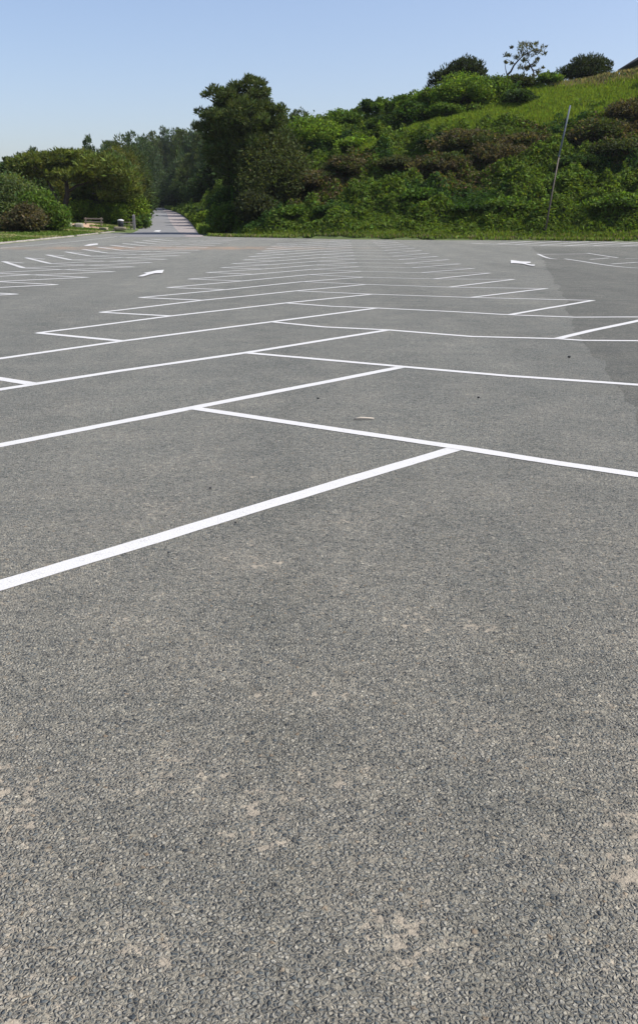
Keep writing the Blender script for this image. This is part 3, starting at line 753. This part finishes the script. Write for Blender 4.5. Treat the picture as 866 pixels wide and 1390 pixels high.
PG = (.056, .078, .025); PG2 = (.050, .078, .038); PG3 = (.095, .105, .022)  # PG2: distance haze mixed into the needle colour as a bluish green
# the big pine beside the lane
YP = 91.0
px_m = YP / CT / F / (1 + 0)                                   # metres per photo column there (about)
k_ = .0755
bx, by = float(at(322, 300, YP)[0]), YP; bz = Hs(bx, by) - .2
def E3(cx, cy, rx, rz, ry=None):                               # ellipsoid from its outline in the photo
    c = at(cx, cy, YP); return (c[0] - bx, rng.uniform(-.3, .3), c[2] - bz, rx * .0715, (ry or rx) * .0715, rz * .068)
env = [E3(326, 110, 14, 12), E3(338, 118, 20, 12), E3(312, 124, 18, 12), E3(352, 132, 22, 12), E3(298, 132, 22, 10), E3(325, 140, 40, 16), E3(284, 156, 18, 7), E3(372, 150, 14, 10), E3(328, 163, 56, 22), E3(345, 150, 38, 16), E3(374, 176, 18, 14), E3(300, 178, 30, 18), E3(345, 195, 42, 26), E3(310, 205, 34, 24), E3(365, 215, 26, 24), E3(335, 235, 34, 20)]
top = at(324, 105, YP)
trunk = [(0, 0, -.5), (.05, 0, 2.2), (-.1, .1, 5), (.1, 0, 8), (.15, 0, 11), (float(top[0] - bx), 0, float(top[2] - bz) - .8)]
ms = pine_meshes(env, trunk, [.42, .34, .28, .22, .14, .05], 300, 140, .2, .68, PG, .7, 70)
bigp = plant_tree('pine_tree', ms, (bx, by, bz), 'tallest pine with full ragged crown, beside the lane mouth', 'tree', first=True)
C = []; nn = 2600                                                # ivy on its trunk
zz = rng.random(nn) * 6.5; aa = rng.random(nn) * 6.28; rr = .38 + .16 * rng.random(nn)
Ci = np.stack([rr * np.cos(aa), rr * np.sin(aa), zz], 1); sI = .11 * np.exp(rng.normal(0, .2, nn)); U, Vv = leafaxes(nn, .3, sI, sI * .7, np.stack([np.cos(aa), np.sin(aa), aa * 0], 1))
leafobj('ivy', [(Ci, U, Vv, tint((.05, .11, .02), nn))], M_LEAF, bigp)

# generic forest pines (four makes)
makes = []
for i in range(5):
    hgt = 12.0
    if i in (0, 1, 2):      # full, slightly conical
        env = [(0, 0, 10.6, 1.1, 1.1, 1.3), (rng.normal(0, .3), 0, 9.0, 2.2, 2.2, 1.6), (.3, 0, 7.2, 2.9, 2.9, 1.8), (-.3, .2, 5.2, 3.0, 3.0, 1.8), (.2, 0, 3.4, 2.3, 2.3, 1.4)]
    else:                   # rounder
        env = [(0, 0, 9.6, 2.6, 2.6, 2.0), (1.2, .4, 8.0, 2.6, 2.6, 2.0), (-1.5, 0, 7.4, 2.5, 2.5, 2.0), (0, 0, 5.2, 3.2, 3.2, 2.0), (.4, 0, 3.2, 2.4, 2.4, 1.4)]
    trunk = [(0, 0, -.8), (rng.normal(0, .15), 0, 3), (rng.normal(0, .3), 0, 7), (0, 0, 11)]
    base = [PG2, PG, PG2, PG, PG3][i]
    makes.append((pine_meshes(env, trunk, [.3, .24, .15, .04], 120, 85, .27, .95, base, .95, 16), base))
used = [False] * 5
def fpine(mk, px_, Y, topy, label, group=None, cat='tree', wide=1.0, xy=None):
    p = at(px_, topy, Y); x = float(p[0]); z0 = Hs(x, Y) - .3
    h = float(p[2]) - z0; s = h / 11.9
    o = plant_tree('pine_tree', makes[mk][0], (x, Y, z0), label, cat, group, random.uniform(0, 6.28), (s * wide, s * wide, s), first=not used[mk])
    used[mk] = True
    return o
back = 'dark pines of the wood around the lane'
# skyline of the wood from left to right: (make, column, distance, top row, width)
sky = [(4, -20, 125, 214, 1.2), (3, 22, 122, 209, 1.2), (0, 43, 140, 203, 1.0), (2, 72, 135, 208, 1.1), (1, 96, 140, 203, 1.0),
       (0, 121, 128, 187, .62), (2, 143, 140, 199, .9), (3, 160, 150, 186, 1.0), (0, 178, 165, 182, .85), (2, 194, 215, 184, .8), (1, 207, 292, 180, .7), (0, 222, 298, 175, .7), (2, 238, 294, 174, .7),
       (3, 253, 270, 171, .7), (0, 265, 240, 168, .75), (1, 279, 215, 170, .8), (2, 293, 180, 172, 1.0), (0, 190, 230, 190, 1.0)]
uni = {0: 'low broad tree at the far left, olive-yellow', 5: 'narrow spire-topped pine poking above its neighbours', }
for i, (mk, a, Y, ty, w_) in enumerate(sky):
    if i == 0: fpine(mk, a, Y, ty, 'olive-yellow pine at the far left of the wood', wide=w_)
    elif i == 5: fpine(mk, a, Y, ty, 'thin spiky pine top standing above the left trees', wide=w_)
    else: fpine(mk, a, Y, ty, 'dark pine forming part of the wood skyline left of the tallest pine', back + ', skyline', wide=w_)
mid = [(4, 60, 118, 222, 1.2), (3, 135, 124, 214, 1.3), (4, 158, 132, 200, 1.1), (1, 176, 140, 208, 1.1), (0, 187, 160, 214, .9), (2, 205, 296, 215, 1.2), (0, 221, 300, 212, 1.2), (1, 236, 296, 205, 1.2), (2, 254, 262, 205, 1.2),
       (3, 268, 235, 205, 1.1), (0, 282, 205, 205, 1.0), (1, 296, 175, 208, 1.0), (2, 300, 150, 208, 1.0), (3, 262, 255, 225, 1.3), (1, 284, 195, 225, 1.1), (3, 304, 150, 228, .9), (0, 212, 285, 225, 1.5), (2, 197, 290, 225, 1.5), (1, 182, 240, 225, 1.4), (0, 228, 290, 230, 1.6)]
for i, (mk, a, Y, ty, w_) in enumerate(mid):
    if i == 2: fpine(mk, a, Y, ty, 'yellow-green rounded pine in front of the darker skyline pines', wide=w_)
    elif i == 0: fpine(mk, a, Y, ty, 'olive pine behind the left verge bushes', wide=w_)
    else: fpine(mk, a, Y, ty, 'dark pine deep in the shady wood around the lane bend', back + ', inner', wide=w_)
# trees seen right of the big pine
fpine(0, 382, 118, 141, 'dark pine touching the right flank of the tallest pine', wide=.6)
fpine(3, 405, 125, 147, 'blue-green rounded pine rising behind the left end of the crest', wide=.85)
fpine(2, 432, 130, 155, 'small thin-topped pine just right of the blue-green one', wide=.5)
fpine(1, 352, 122, 150, 'pine hidden mostly behind the tallest pine crown', wide=.8)
fpine(2, 318, 125, 175, 'shaded pine behind the trunk of the tallest pine', wide=1.0)
fpine(3, 392, 108, 176, 'low olive pine between tallest pine and crest bushes', wide=.8)

# umbrella-shaped roadside pines on the left, forked trunk
YU = 108.0
bx, by = float(at(86, 305, YU)[0]), YU; bz = Hs(bx, by) - .2
def E4(cx, cy, rx, rz): c = at(cx, cy, YU); return (c[0] - bx, rng.uniform(-.6, .6), c[2] - bz, rx * .085, rx * .06, rz * .081)
env = [E4(60, 222, 42, 11), E4(95, 216, 38, 10), E4(130, 226, 34, 12), E4(158, 240, 26, 14), E4(35, 232, 22, 10), E4(172, 256, 16, 12), E4(110, 236, 46, 9), E4(150, 262, 20, 9)]
pA = lambda cx, cy: tuple((at(cx, cy, YU) - np.array([bx, by, bz])).tolist())
trunk = [(0, 0, -.4), pA(88, 285), pA(92, 262), pA(90, 245), pA(86, 228)]
pc = envelope_points(env, 210, .8); pr = .75 * np.exp(rng.normal(0, .2, len(pc)))
um = empty('pine_tree', (bx, by, bz), 'low flat-topped pine with forked dark trunk above the leaning slabs', 'tree')
leafobj('crown', [puffs(pc, pr, 70, .27, (.095, .120, .026), .6)], M_NEEDLE, um)
mb = MB(); mb.tube(trunk, [.42, .34, .28, .2, .08], 9)
mb.tube([pA(86, 290), pA(79, 276), pA(72, 258), pA(64, 244), pA(58, 232)], [.26, .2, .17, .12, .05], 8)
mb.tube([pA(91, 262), pA(105, 252), pA(122, 246), pA(140, 240)], [.2, .15, .1, .04], 7)
mb.tube([pA(92, 250), pA(80, 240), pA(72, 230)], [.12, .09, .04], 6)
for p in pc[:50]: mb.tube([np.array(pA(90, 244)) * .35 + p * .65 + np.array([0, 0, -.5]), p], [.05, .02], 5)
mb.build('trunk', M_BARK, um, smooth=True)
YV = 112.0
bx, by = float(at(160, 303, YV)[0]), YV; bz = Hs(bx, by) - .2
def E5(cx, cy, rx, rz): c = at(cx, cy, YV); return (c[0] - bx, rng.uniform(-.6, .6), c[2] - bz, rx * .088, rx * .07, rz * .083)
env = [E5(150, 226, 22, 16), E5(168, 240, 20, 18), E5(165, 262, 24, 16), E5(135, 250, 24, 14), E5(142, 275, 22, 10), E5(120, 262, 16, 10)]
um2 = empty('pine_tree', (bx, by, bz), 'drooping olive-green pine left of the upright bright bush', 'tree')
pc = envelope_points(env, 150, .8); leafobj('crown', [puffs(pc, .75 * np.exp(rng.normal(0, .2, len(pc))), 70, .27, (.080, .115, .032), .7)], M_NEEDLE, um2)
mb = MB(); mb.tube([(0, 0, -.4), (.1, 0, 2), (-.1, 0, 4.5), (-.5, 0, 6.5)], [.3, .24, .16, .05], 8)
for p in pc[:40]: mb.tube([(0, 0, max(1.5, p[2] - 1.2)), p], [.06, .02], 5)
mb.build('trunk', M_BARK, um2, smooth=True)

# crest trees
YC = 103.0
bx, by = float(at(620, 130, YC)[0]), YC; bz = Hs(bx, by) - .6
def E6(cx, cy, rx, rz): c = at(cx, cy, YC); return (c[0] - bx, rng.uniform(-.3, .3), c[2] - bz, rx * .079, rx * .07, rz * .076)
env = [E6(632, 92, 20, 11), E6(615, 102, 20, 9), E6(645, 100, 12, 13), E6(600, 104, 14, 6), E6(628, 110, 26, 9), E6(592, 112, 7, 4), E6(583, 124, 5, 4)]
pc = envelope_points(env, 110, .55)
cp = empty('pine_tree', (bx, by, bz), 'dark wind-swept pine on the crest behind the big bright bush', 'tree')
leafobj('crown', [puffs(pc, .52 * np.exp(rng.normal(0, .2, len(pc))), 75, .2, (.028, .04, .017), .75)], M_NEEDLE, cp)
mb = MB(); mb.tube([(0, 0, -.4), (.1, 0, 1.2), (.4, 0, 2.6), (.9, 0, 3.8)], [.26, .2, .13, .05], 8)
for p in pc[:45]: mb.tube([(.2, 0, min(2.4, max(.4, p[2] - .8))), p], [.05, .02], 5)
mb.build('trunk', M_BARK, cp, smooth=True)
# sparse crooked tree
YS = 102.0
bx, by = float(at(687, 115, YS)[0]), YS; bz = Hs(bx, by) - .4
pS = lambda cx, cy, dy=0: tuple((at(cx, cy, YS) - np.array([bx, by - dy, bz])).tolist())
st = empty('crooked_tree', (bx, by, bz), 'sparse crooked tree with bare leaning trunk on the skyline', 'tree')
mb = MB()
mb.tube([(0, 0, -.5), pS(687, 108), pS(688, 102), pS(693, 97), pS(697, 89), pS(703, 82), pS(709, 76), pS(714, 68)], [.17, .14, .12, .10, .085, .07, .05, .02], 7)
mb.tube([pS(688, 102), pS(686, 94), pS(684.5, 83)], [.06, .04, .02], 5)
mb.tube([pS(698, 87), pS(694, 84), pS(687, 80)], [.05, .03, .015], 5)
mb.tube([pS(703, 82), pS(697, 76), pS(690, 76)], [.05, .035, .015], 5)
mb.tube([pS(709, 76), pS(704, 66), pS(704, 60)], [.05, .035, .015], 5)
mb.tube([pS(711, 75), pS(720, 70), pS(730, 68), pS(735, 66)], [.05, .04, .03, .015], 5)
mb.tube([pS(724, 118), pS(724, 98), pS(719, 88), pS(714, 80)], [.09, .075, .06, .02], 6)
mb.tube([pS(723, 96), pS(731, 94), pS(739, 92)], [.04, .03, .015], 5)
mb.tube([pS(722, 94), pS(730, 97), pS(738, 96)], [.04, .03, .015], 5)
mb.tube([pS(719, 88), pS(727, 84), pS(729, 82)], [.04, .03, .015], 5)
mb.tube([pS(712, 80), pS(708, 90), pS(704, 92)], [.035, .03, .015], 5)
mb.build('trunk', M_BARK, st, smooth=True)
tuft = [(706, 60, .35), (711, 62, .4), (717, 61, .4), (722, 63, .35), (704, 67, .4), (710, 68, .45), (716, 68, .5), (722, 69, .4), (727, 60, .25), (713, 74, .45), (718, 76, .4), (724, 75, .35), (708, 73, .4), (735, 66, .35), (733, 71, .35), (737, 74, .25), (729, 68, .28), (715, 81, .4), (711, 80, .3),
        (692, 58 + 8, .15), (687, 74, .28), (690, 76, .2), (700, 78, .3), (696, 84, .2), (704, 92, .32), (709, 93, .3), (713, 94, .25), (717, 91, .35), (728, 84, .3), (730, 80, .2), (725, 88, .25), (729, 98, .3), (733, 99, .28), (738, 91, .15), (722, 104, .4), (730, 106, .45), (737, 107, .4), (735, 103, .3), (684, 85, .12), (688, 84, .14)]
pc = np.array([pS(a, b, rng.normal(0, .4)) for a, b, r_ in tuft]); pr = np.array([r_ for _, _, r_ in tuft])
leafobj('crown', [puffs(pc, pr, 38, .16, (.085, .09, .045), .85)], M_NEEDLE, st)
# dome-shaped dark tree
YD = 104.0
bx, by = float(at(795, 100, YD)[0]), YD; bz = Hs(bx, by) - .5
def E7(cx, cy, rx, rz): c = at(cx, cy + 3.5, YD); return (c[0] - bx, 0, c[2] - bz, rx * .080, rx * .08, rz * .077)
dt = empty('domed_tree', (bx, by, bz), 'dense dark dome-shaped tree alone on the grassy crest', 'tree')
env = [E7(797, 86, 24, 11), E7(805, 88, 22, 12), E7(778, 94, 18, 8), E7(765, 99, 8, 5), E7(815, 90, 12, 11), E7(795, 97, 30, 7)]
pc = envelope_points(env, 150, .5); leafobj('crown', [puffs(pc, .42 * np.exp(rng.normal(0, .2, len(pc))), 70, .14, (.026, .038, .018), .9)], M_LEAF, dt)
mb = MB(); mb.tube([(0, 0, -.5), (.1, 0, .9), (.2, 0, 2)], [.25, .2, .08], 8)
for p in pc[:30]: mb.tube([(.1, 0, .6), p], [.05, .02], 5)
mb.build('trunk', M_BARK, dt)

# ------------------------------------------------------------------ house on the crest
YHs = 106.0
ec = at(846, 83.2, YHs)
hx0 = float(ec[0]); ez = float(ec[2])                        # left eave corner
ho = empty('house', (hx0 + 7.4, YHs + 4.0, ez - 2.0), 'house with dark hipped roof cut by the right edge of the photo', 'house')
mb = MB(); mb.box((.2, 0, .6), (9.8, 7.0, 3.6)); mb.build('wall', M_WALL, ho)
mb = MB(); ov = .0
a0, a1, b0, b1 = -5.5, 5.9, -4.1, 4.1
zt = 2.4; rh = 2.6
V = [(a0, b0, zt), (a1, b0, zt), (a1, b1, zt), (a0, b1, zt), (a0 + 4.0, 0, zt + rh), (a1 - 4, 0, zt + rh),
     (a0, b0, zt - .18), (a1, b0, zt - .18), (a1, b1, zt - .18), (a0, b1, zt - .18)]
mb.add(V, [(0, 1, 5, 4), (1, 2, 5), (2, 3, 4, 5), (3, 0, 4), (6, 7, 1, 0), (7, 8, 2, 1), (8, 9, 3, 2), (9, 6, 0, 3), (9, 8, 7, 6)])
rf = mb.build('roof', M_SLATE, ho)
mb = MB(); mb.box((1.5, .3, zt + 3.9), (.8, .6, 1.6)); mb.build('chimney', M_WALL, rf, .02)
for wx in (-2.2, 2.0):
    mb = MB(); mb.box((wx, -3.53, 1.1), (1.1, .08, 1.2)); wi = mb.build('window', M_LID, ho)
    mb = MB(); mb.box((wx - .25, -3.58, 1.1), (.42, .03, 1.04)); mb.box((wx + .25, -3.58, 1.1), (.42, .03, 1.04)); mb.build('pane', M_GLASS, wi)

# ------------------------------------------------------------------ leaning pole
Yp0 = 71.0
p0 = at(738.5, 309, Yp0); p0[2] = Hs(p0[0], Yp0) - .2
p1 = at(758.7, 209.6, Yp0 + .4); p2 = at(773.5, 143, Yp0 + .7)
po = empty('leaning_pole', tuple(p0), 'tall thin pole leaning to the right against the hillside', 'pole')
mb = MB(); mb.tube([(0, 0, -.3), tuple((p1 - p0) * .5), tuple(p1 - p0)], [.062, .055, .052], 10); mb.build('lower_shaft', M_POLEW, po, smooth=True)['label'] = 'brown weathered lower shaft'
mb = MB(); d_ = (p2 - p1); mb.tube([tuple(p1 - p0 - d_ * .03), tuple(p1 - p0 + d_ * .5), tuple(p2 - p0)], [.066, .062, .058], 10); mb.build('upper_shaft', M_POLEM, po, smooth=True)['label'] = 'blue-grey metal upper shaft'
mb = MB(); mb.tube([tuple(p1 - p0 - d_ * .045), tuple(p1 - p0 - d_ * .02)], [.09, .09], 10); mb.build('collar', M_POLEM, po)

# ------------------------------------------------------------------ things on the verge
def ground_at(px_, Y): x = float(at(px_, 306, Y)[0]); return x, Y, Hs(x, Y)
def rock(name, px_, Y, sx_, sy_, sz_, rot, label, cat, mat=M_STONE):
    x, y, z = ground_at(px_, Y)
    bm = bmesh.new(); bmesh.ops.create_cube(bm, size=1.0)
    bmesh.ops.subdivide_edges(bm, edges=bm.edges[:], cuts=3, use_grid_fill=True)
    for v in bm.verts:
        c = v.co; l = c.length; c *= (1 - .35 * max(0, l - .5))
        nn_ = mnoise.noise(c * 2.3 + Vector((px_, Y, 0))) * .16
        v.co = c * (1 + nn_); v.co.x *= sx_; v.co.y *= sy_; v.co.z *= sz_
    me = bpy.data.meshes.new(name); bm.to_mesh(me); bm.free(); me.materials.append(mat)
    o = link(bpy.data.objects.new(name, me)); o.location = (x, y, z + sz_ * .36); o.rotation_euler = rot
    for p in me.polygons: p.use_smooth = True
    return meta(o, label, cat)
rock('stone_slab', 84, 94, .35, .9, 1.15, (0, -.5, .1), 'pale grey slab leaning left, nearer the verge bushes', 'slab')
rock('stone_slab', 92, 95, .75, .5, 1.0, (.15, -.35, 0), 'mossy greenish slab leaning right beside the pale one', 'slab', simple('mossy_stone', (.15, .16, .11), (.28, .29, .2), 3, .9, .4))
rock('boulder', 107.5, 95.5, .85, .6, .55, (0, 0, .1), 'tan boulder sitting right of the leaning slabs', 'boulder')
rock('boulder', 141, 95.5, .85, .6, .42, (0, 0, -.2), 'low mossy boulder in front of the wooden rail', 'boulder', simple('mossy_rock', (.14, .14, .08), (.28, .25, .17), 3, .9, .4))
x, y, z = ground_at(130, 99)
fo = empty('wooden_rail', (x, y, z), 'low two-bar wooden rail fence behind the boulders', 'fence')
mb = MB()
for zr in (.72, .40): mb.box((-.15, 0, zr), (1.9, .06, .11), (0, random.uniform(-.01, .01), 0))
for zr, nm in ((.72, 'rail'), (.40, 'rail')):
    m_ = MB(); m_.box((-.15, -.02, zr), (1.95, .06, .12), (0, .01, 0)); m_.build(nm, M_WOOD, fo, .01)
for xr in (-1.0, .62):
    m_ = MB(); m_.box((xr, .05, .36), (.14, .12, .95)); m_.build('post', M_WOOD, fo, .015)
# picnic table
x, y, z = ground_at(171, 100.5)
pt = empty('picnic_table', (x, y, z), 'low weathered picnic table beside the dark litter bin', 'table', rz=.25)
m_ = MB()
for j in range(4): m_.box((0, -.3 + j * .2, .70), (1.6, .185, .05))
m_.build('tabletop', M_WOOD, pt, .006)
for sgn in (-1, 1):
    m_ = MB(); m_.box((0, sgn * .72 - .08, .42), (1.6, .14, .045)); m_.box((0, sgn * .72 + .08, .42), (1.6, .14, .045)); m_.build('seat', M_WOOD, pt, .006)
for xr in (-.55, .55):
    for sgn in (-1, 1):
        m_ = MB(); m_.box((xr, sgn * .42, .33), (.08, .08, .82), (sgn * .55, 0, 0)); m_.build('leg', M_WOOD, pt, .006)
    m_ = MB(); m_.box((xr + .07, 0, .37), (.05, 1.7, .09)); m_.build('brace', M_WOOD, pt, .006)
# bin
x, y, z = ground_at(164.5, 99.0)
bn_ = empty('litter_bin', (x, y, z), 'dark litter bin with white lid in front of the trees', 'bin')
m_ = MB(); m_.tube([(0, 0, 0), (0, 0, .12), (0, 0, .80)], [.24, .26, .30], 16); m_.build('body', M_BLACK, bn_, smooth=False)
m_ = MB(); m_.tube([(0, 0, .80), (0, 0, .90), (0, 0, .98)], [.33, .32, .16], 16); m_.build('lid', M_LID, bn_)
m_ = MB(); m_.tube([(0, 0, .60), (0, 0, .64)], [.305, .308], 16); m_.build('band', M_POLEM, bn_)
rock('log', 163, 97.5, 1.3, .4, .3, (0, .03, .1), 'pale log lying in front of the litter bin', 'log', M_WOOD)
x, y, z = ground_at(182.5, 103)
m_ = MB(); m_.box((0, 0, .72), (.26, .2, 1.5)); m_.add(*(lambda a: (a, [(0, 1, 4), (1, 2, 4), (2, 3, 4), (3, 0, 4)]))([(-.13, -.1, 1.475), (.13, -.1, 1.475), (.13, .1, 1.475), (-.13, .1, 1.475), (0, 0, 1.58)]))
o = m_.build('marker_post', simple('grey_post', (.16, .15, .16), (.24, .23, .24), 4, .8, .2)); o.location = (x, y, z); meta(o, 'square grey post half hidden by the bright green bush', 'post')
# orange marker by the lane
P = hit(202, 290.5)
m_ = MB(); m_.box((0, 0, .18), (.9, 1.6, .36), (0, 0, .2), .05)
o = m_.build('clay_mound', simple('orange_clay', (.42, .16, .07), (.55, .24, .12), 2, .9, .4), None, .08); o.location = (P[0] - .4, P[1], P[2]); meta(o, 'small orange clay heap at the left edge of the lane', 'mound')

# fallen tree limb in the shade
a = at(262, 257, 128); b_ = at(272, 262, 126)
# ------------------------------------------------------------------ bits lying on the asphalt
P = hit(493, 570.2); Q = hit(502, 569.3)
m_ = MB(); m_.tube([(-.075, -.01, .010), (-.02, .004, .014), (.04, 0, .013), (.085, .012, .010)], [.006, .010, .008, .004], 7)
o = m_.build('twig', simple('pale_twig', (.36, .32, .26), (.5, .45, .38), 20, .8, .2), smooth=True); o.location = (P[0], P[1], P[2] + .002); meta(o, 'pale broken twig lying on asphalt above the nearest line junction', 'twig')
peb = [(286, 664, .012), (320, 711, .010), (649, 541, .02), (772, 486, .03), (583, 1044, .007), (742, 994, .006), (432, 542, .018), (229, 752, .009), (846, 990, .007)]
src = None
for i, (a, b2, s_) in enumerate(peb):
    P = hit(a, b2)
    if src is None:
        bm = bmesh.new(); bmesh.ops.create_icosphere(bm, subdivisions=2, radius=1)
        for v in bm.verts: v.co *= 1 + .35 * mnoise.noise(v.co * 1.4); v.co.z *= .65
        me = bpy.data.meshes.new('pebble'); bm.to_mesh(me); bm.free(); me.materials.append(simple('dark_pebble', (.02, .022, .026), (.05, .05, .055), 9, .7, .3))
        src = link(bpy.data.objects.new('pebble', me)); c = src
    else: c = src.copy(); COL.objects.link(c)
    c.location = (P[0], P[1], P[2] + s_ * .4 + .004); s_ *= .62; c.scale = (s_, s_, s_); c.rotation_euler = (0, 0, i * 1.3)
    meta(c, 'tiny dark pebble lying loose on the asphalt', 'pebble', 'loose dark pebbles on the asphalt')

# ------------------------------------------------------------------ light, sky, camera
HAZE = 0.00010
if HAZE:
    m = bpy.data.materials.new('haze'); m.use_nodes = True; nt = m.node_tree; nt.nodes.remove(nt.nodes['Principled BSDF'])
    v = nt.nodes.new('ShaderNodeVolumePrincipled'); v.inputs['Color'].default_value = (.86, .91, .97, 1); v.inputs['Density'].default_value = HAZE; v.inputs['Anisotropy'].default_value = .3
    nt.links.new(v.outputs[0], nt.nodes['Material Output'].inputs['Volume'])
    mb = MB(); mb.box((0, 250, 20), (6400, 7200, 80)); o = mb.build('haze', m); meta(o, 'thin pale haze in the summer air', kind='stuff')
sun_dir = Vector((.90, -.14, 0)).normalized(); EL = R(52)
sd = Vector((sun_dir.x * math.cos(EL), sun_dir.y * math.cos(EL), math.sin(EL)))
sl = bpy.data.lights.new('sun', 'SUN'); sl.energy = 3.5; sl.angle = R(.53); sl.color = (1, .955, .88)
so = bpy.data.objects.new('sun', sl); COL.objects.link(so); so.rotation_euler = sd.to_track_quat('Z', 'Y').to_euler(); so.location = (60, 20, 90)
w = bpy.data.worlds.new('World'); SC.world = w; w.use_nodes = True
nt = w.node_tree; sk = nt.nodes.new('ShaderNodeTexSky'); sk.sky_type = 'NISHITA'; sk.sun_disc = False
sk.sun_elevation = EL; sk.sun_rotation = math.atan2(sd.x, sd.y); sk.air_density = 1.0; sk.dust_density = 2.0; sk.ozone_density = 5.0; sk.altitude = 0
nt.links.new(mixc(nt, 1.0, sk.outputs[0], (1.03, .885, .83), 'MULTIPLY'), nt.nodes['Background'].inputs[0]); nt.nodes['Background'].inputs[1].default_value = .122

cam = bpy.data.cameras.new('camera'); co = bpy.data.objects.new('camera', cam); COL.objects.link(co); SC.camera = co
co.location = (0, 0, HC); co.rotation_euler = (math.pi / 2 - TH, 0, 0)
cam.sensor_fit = 'VERTICAL'; cam.sensor_height = 36; cam.lens = F / 1390 * 36; cam.shift_y = -45 / 1390; cam.clip_end = 8000
SC.render.resolution_x = 637; SC.render.resolution_y = 1024
SC.render.engine = 'CYCLES'
SC.view_settings.view_transform = 'Standard'; SC.view_settings.look = 'None'; SC.view_settings.gamma = 1; SC.view_settings.exposure = 0.85
SC.cycles.max_bounces = 6; SC.cycles.transparent_max_bounces = 4
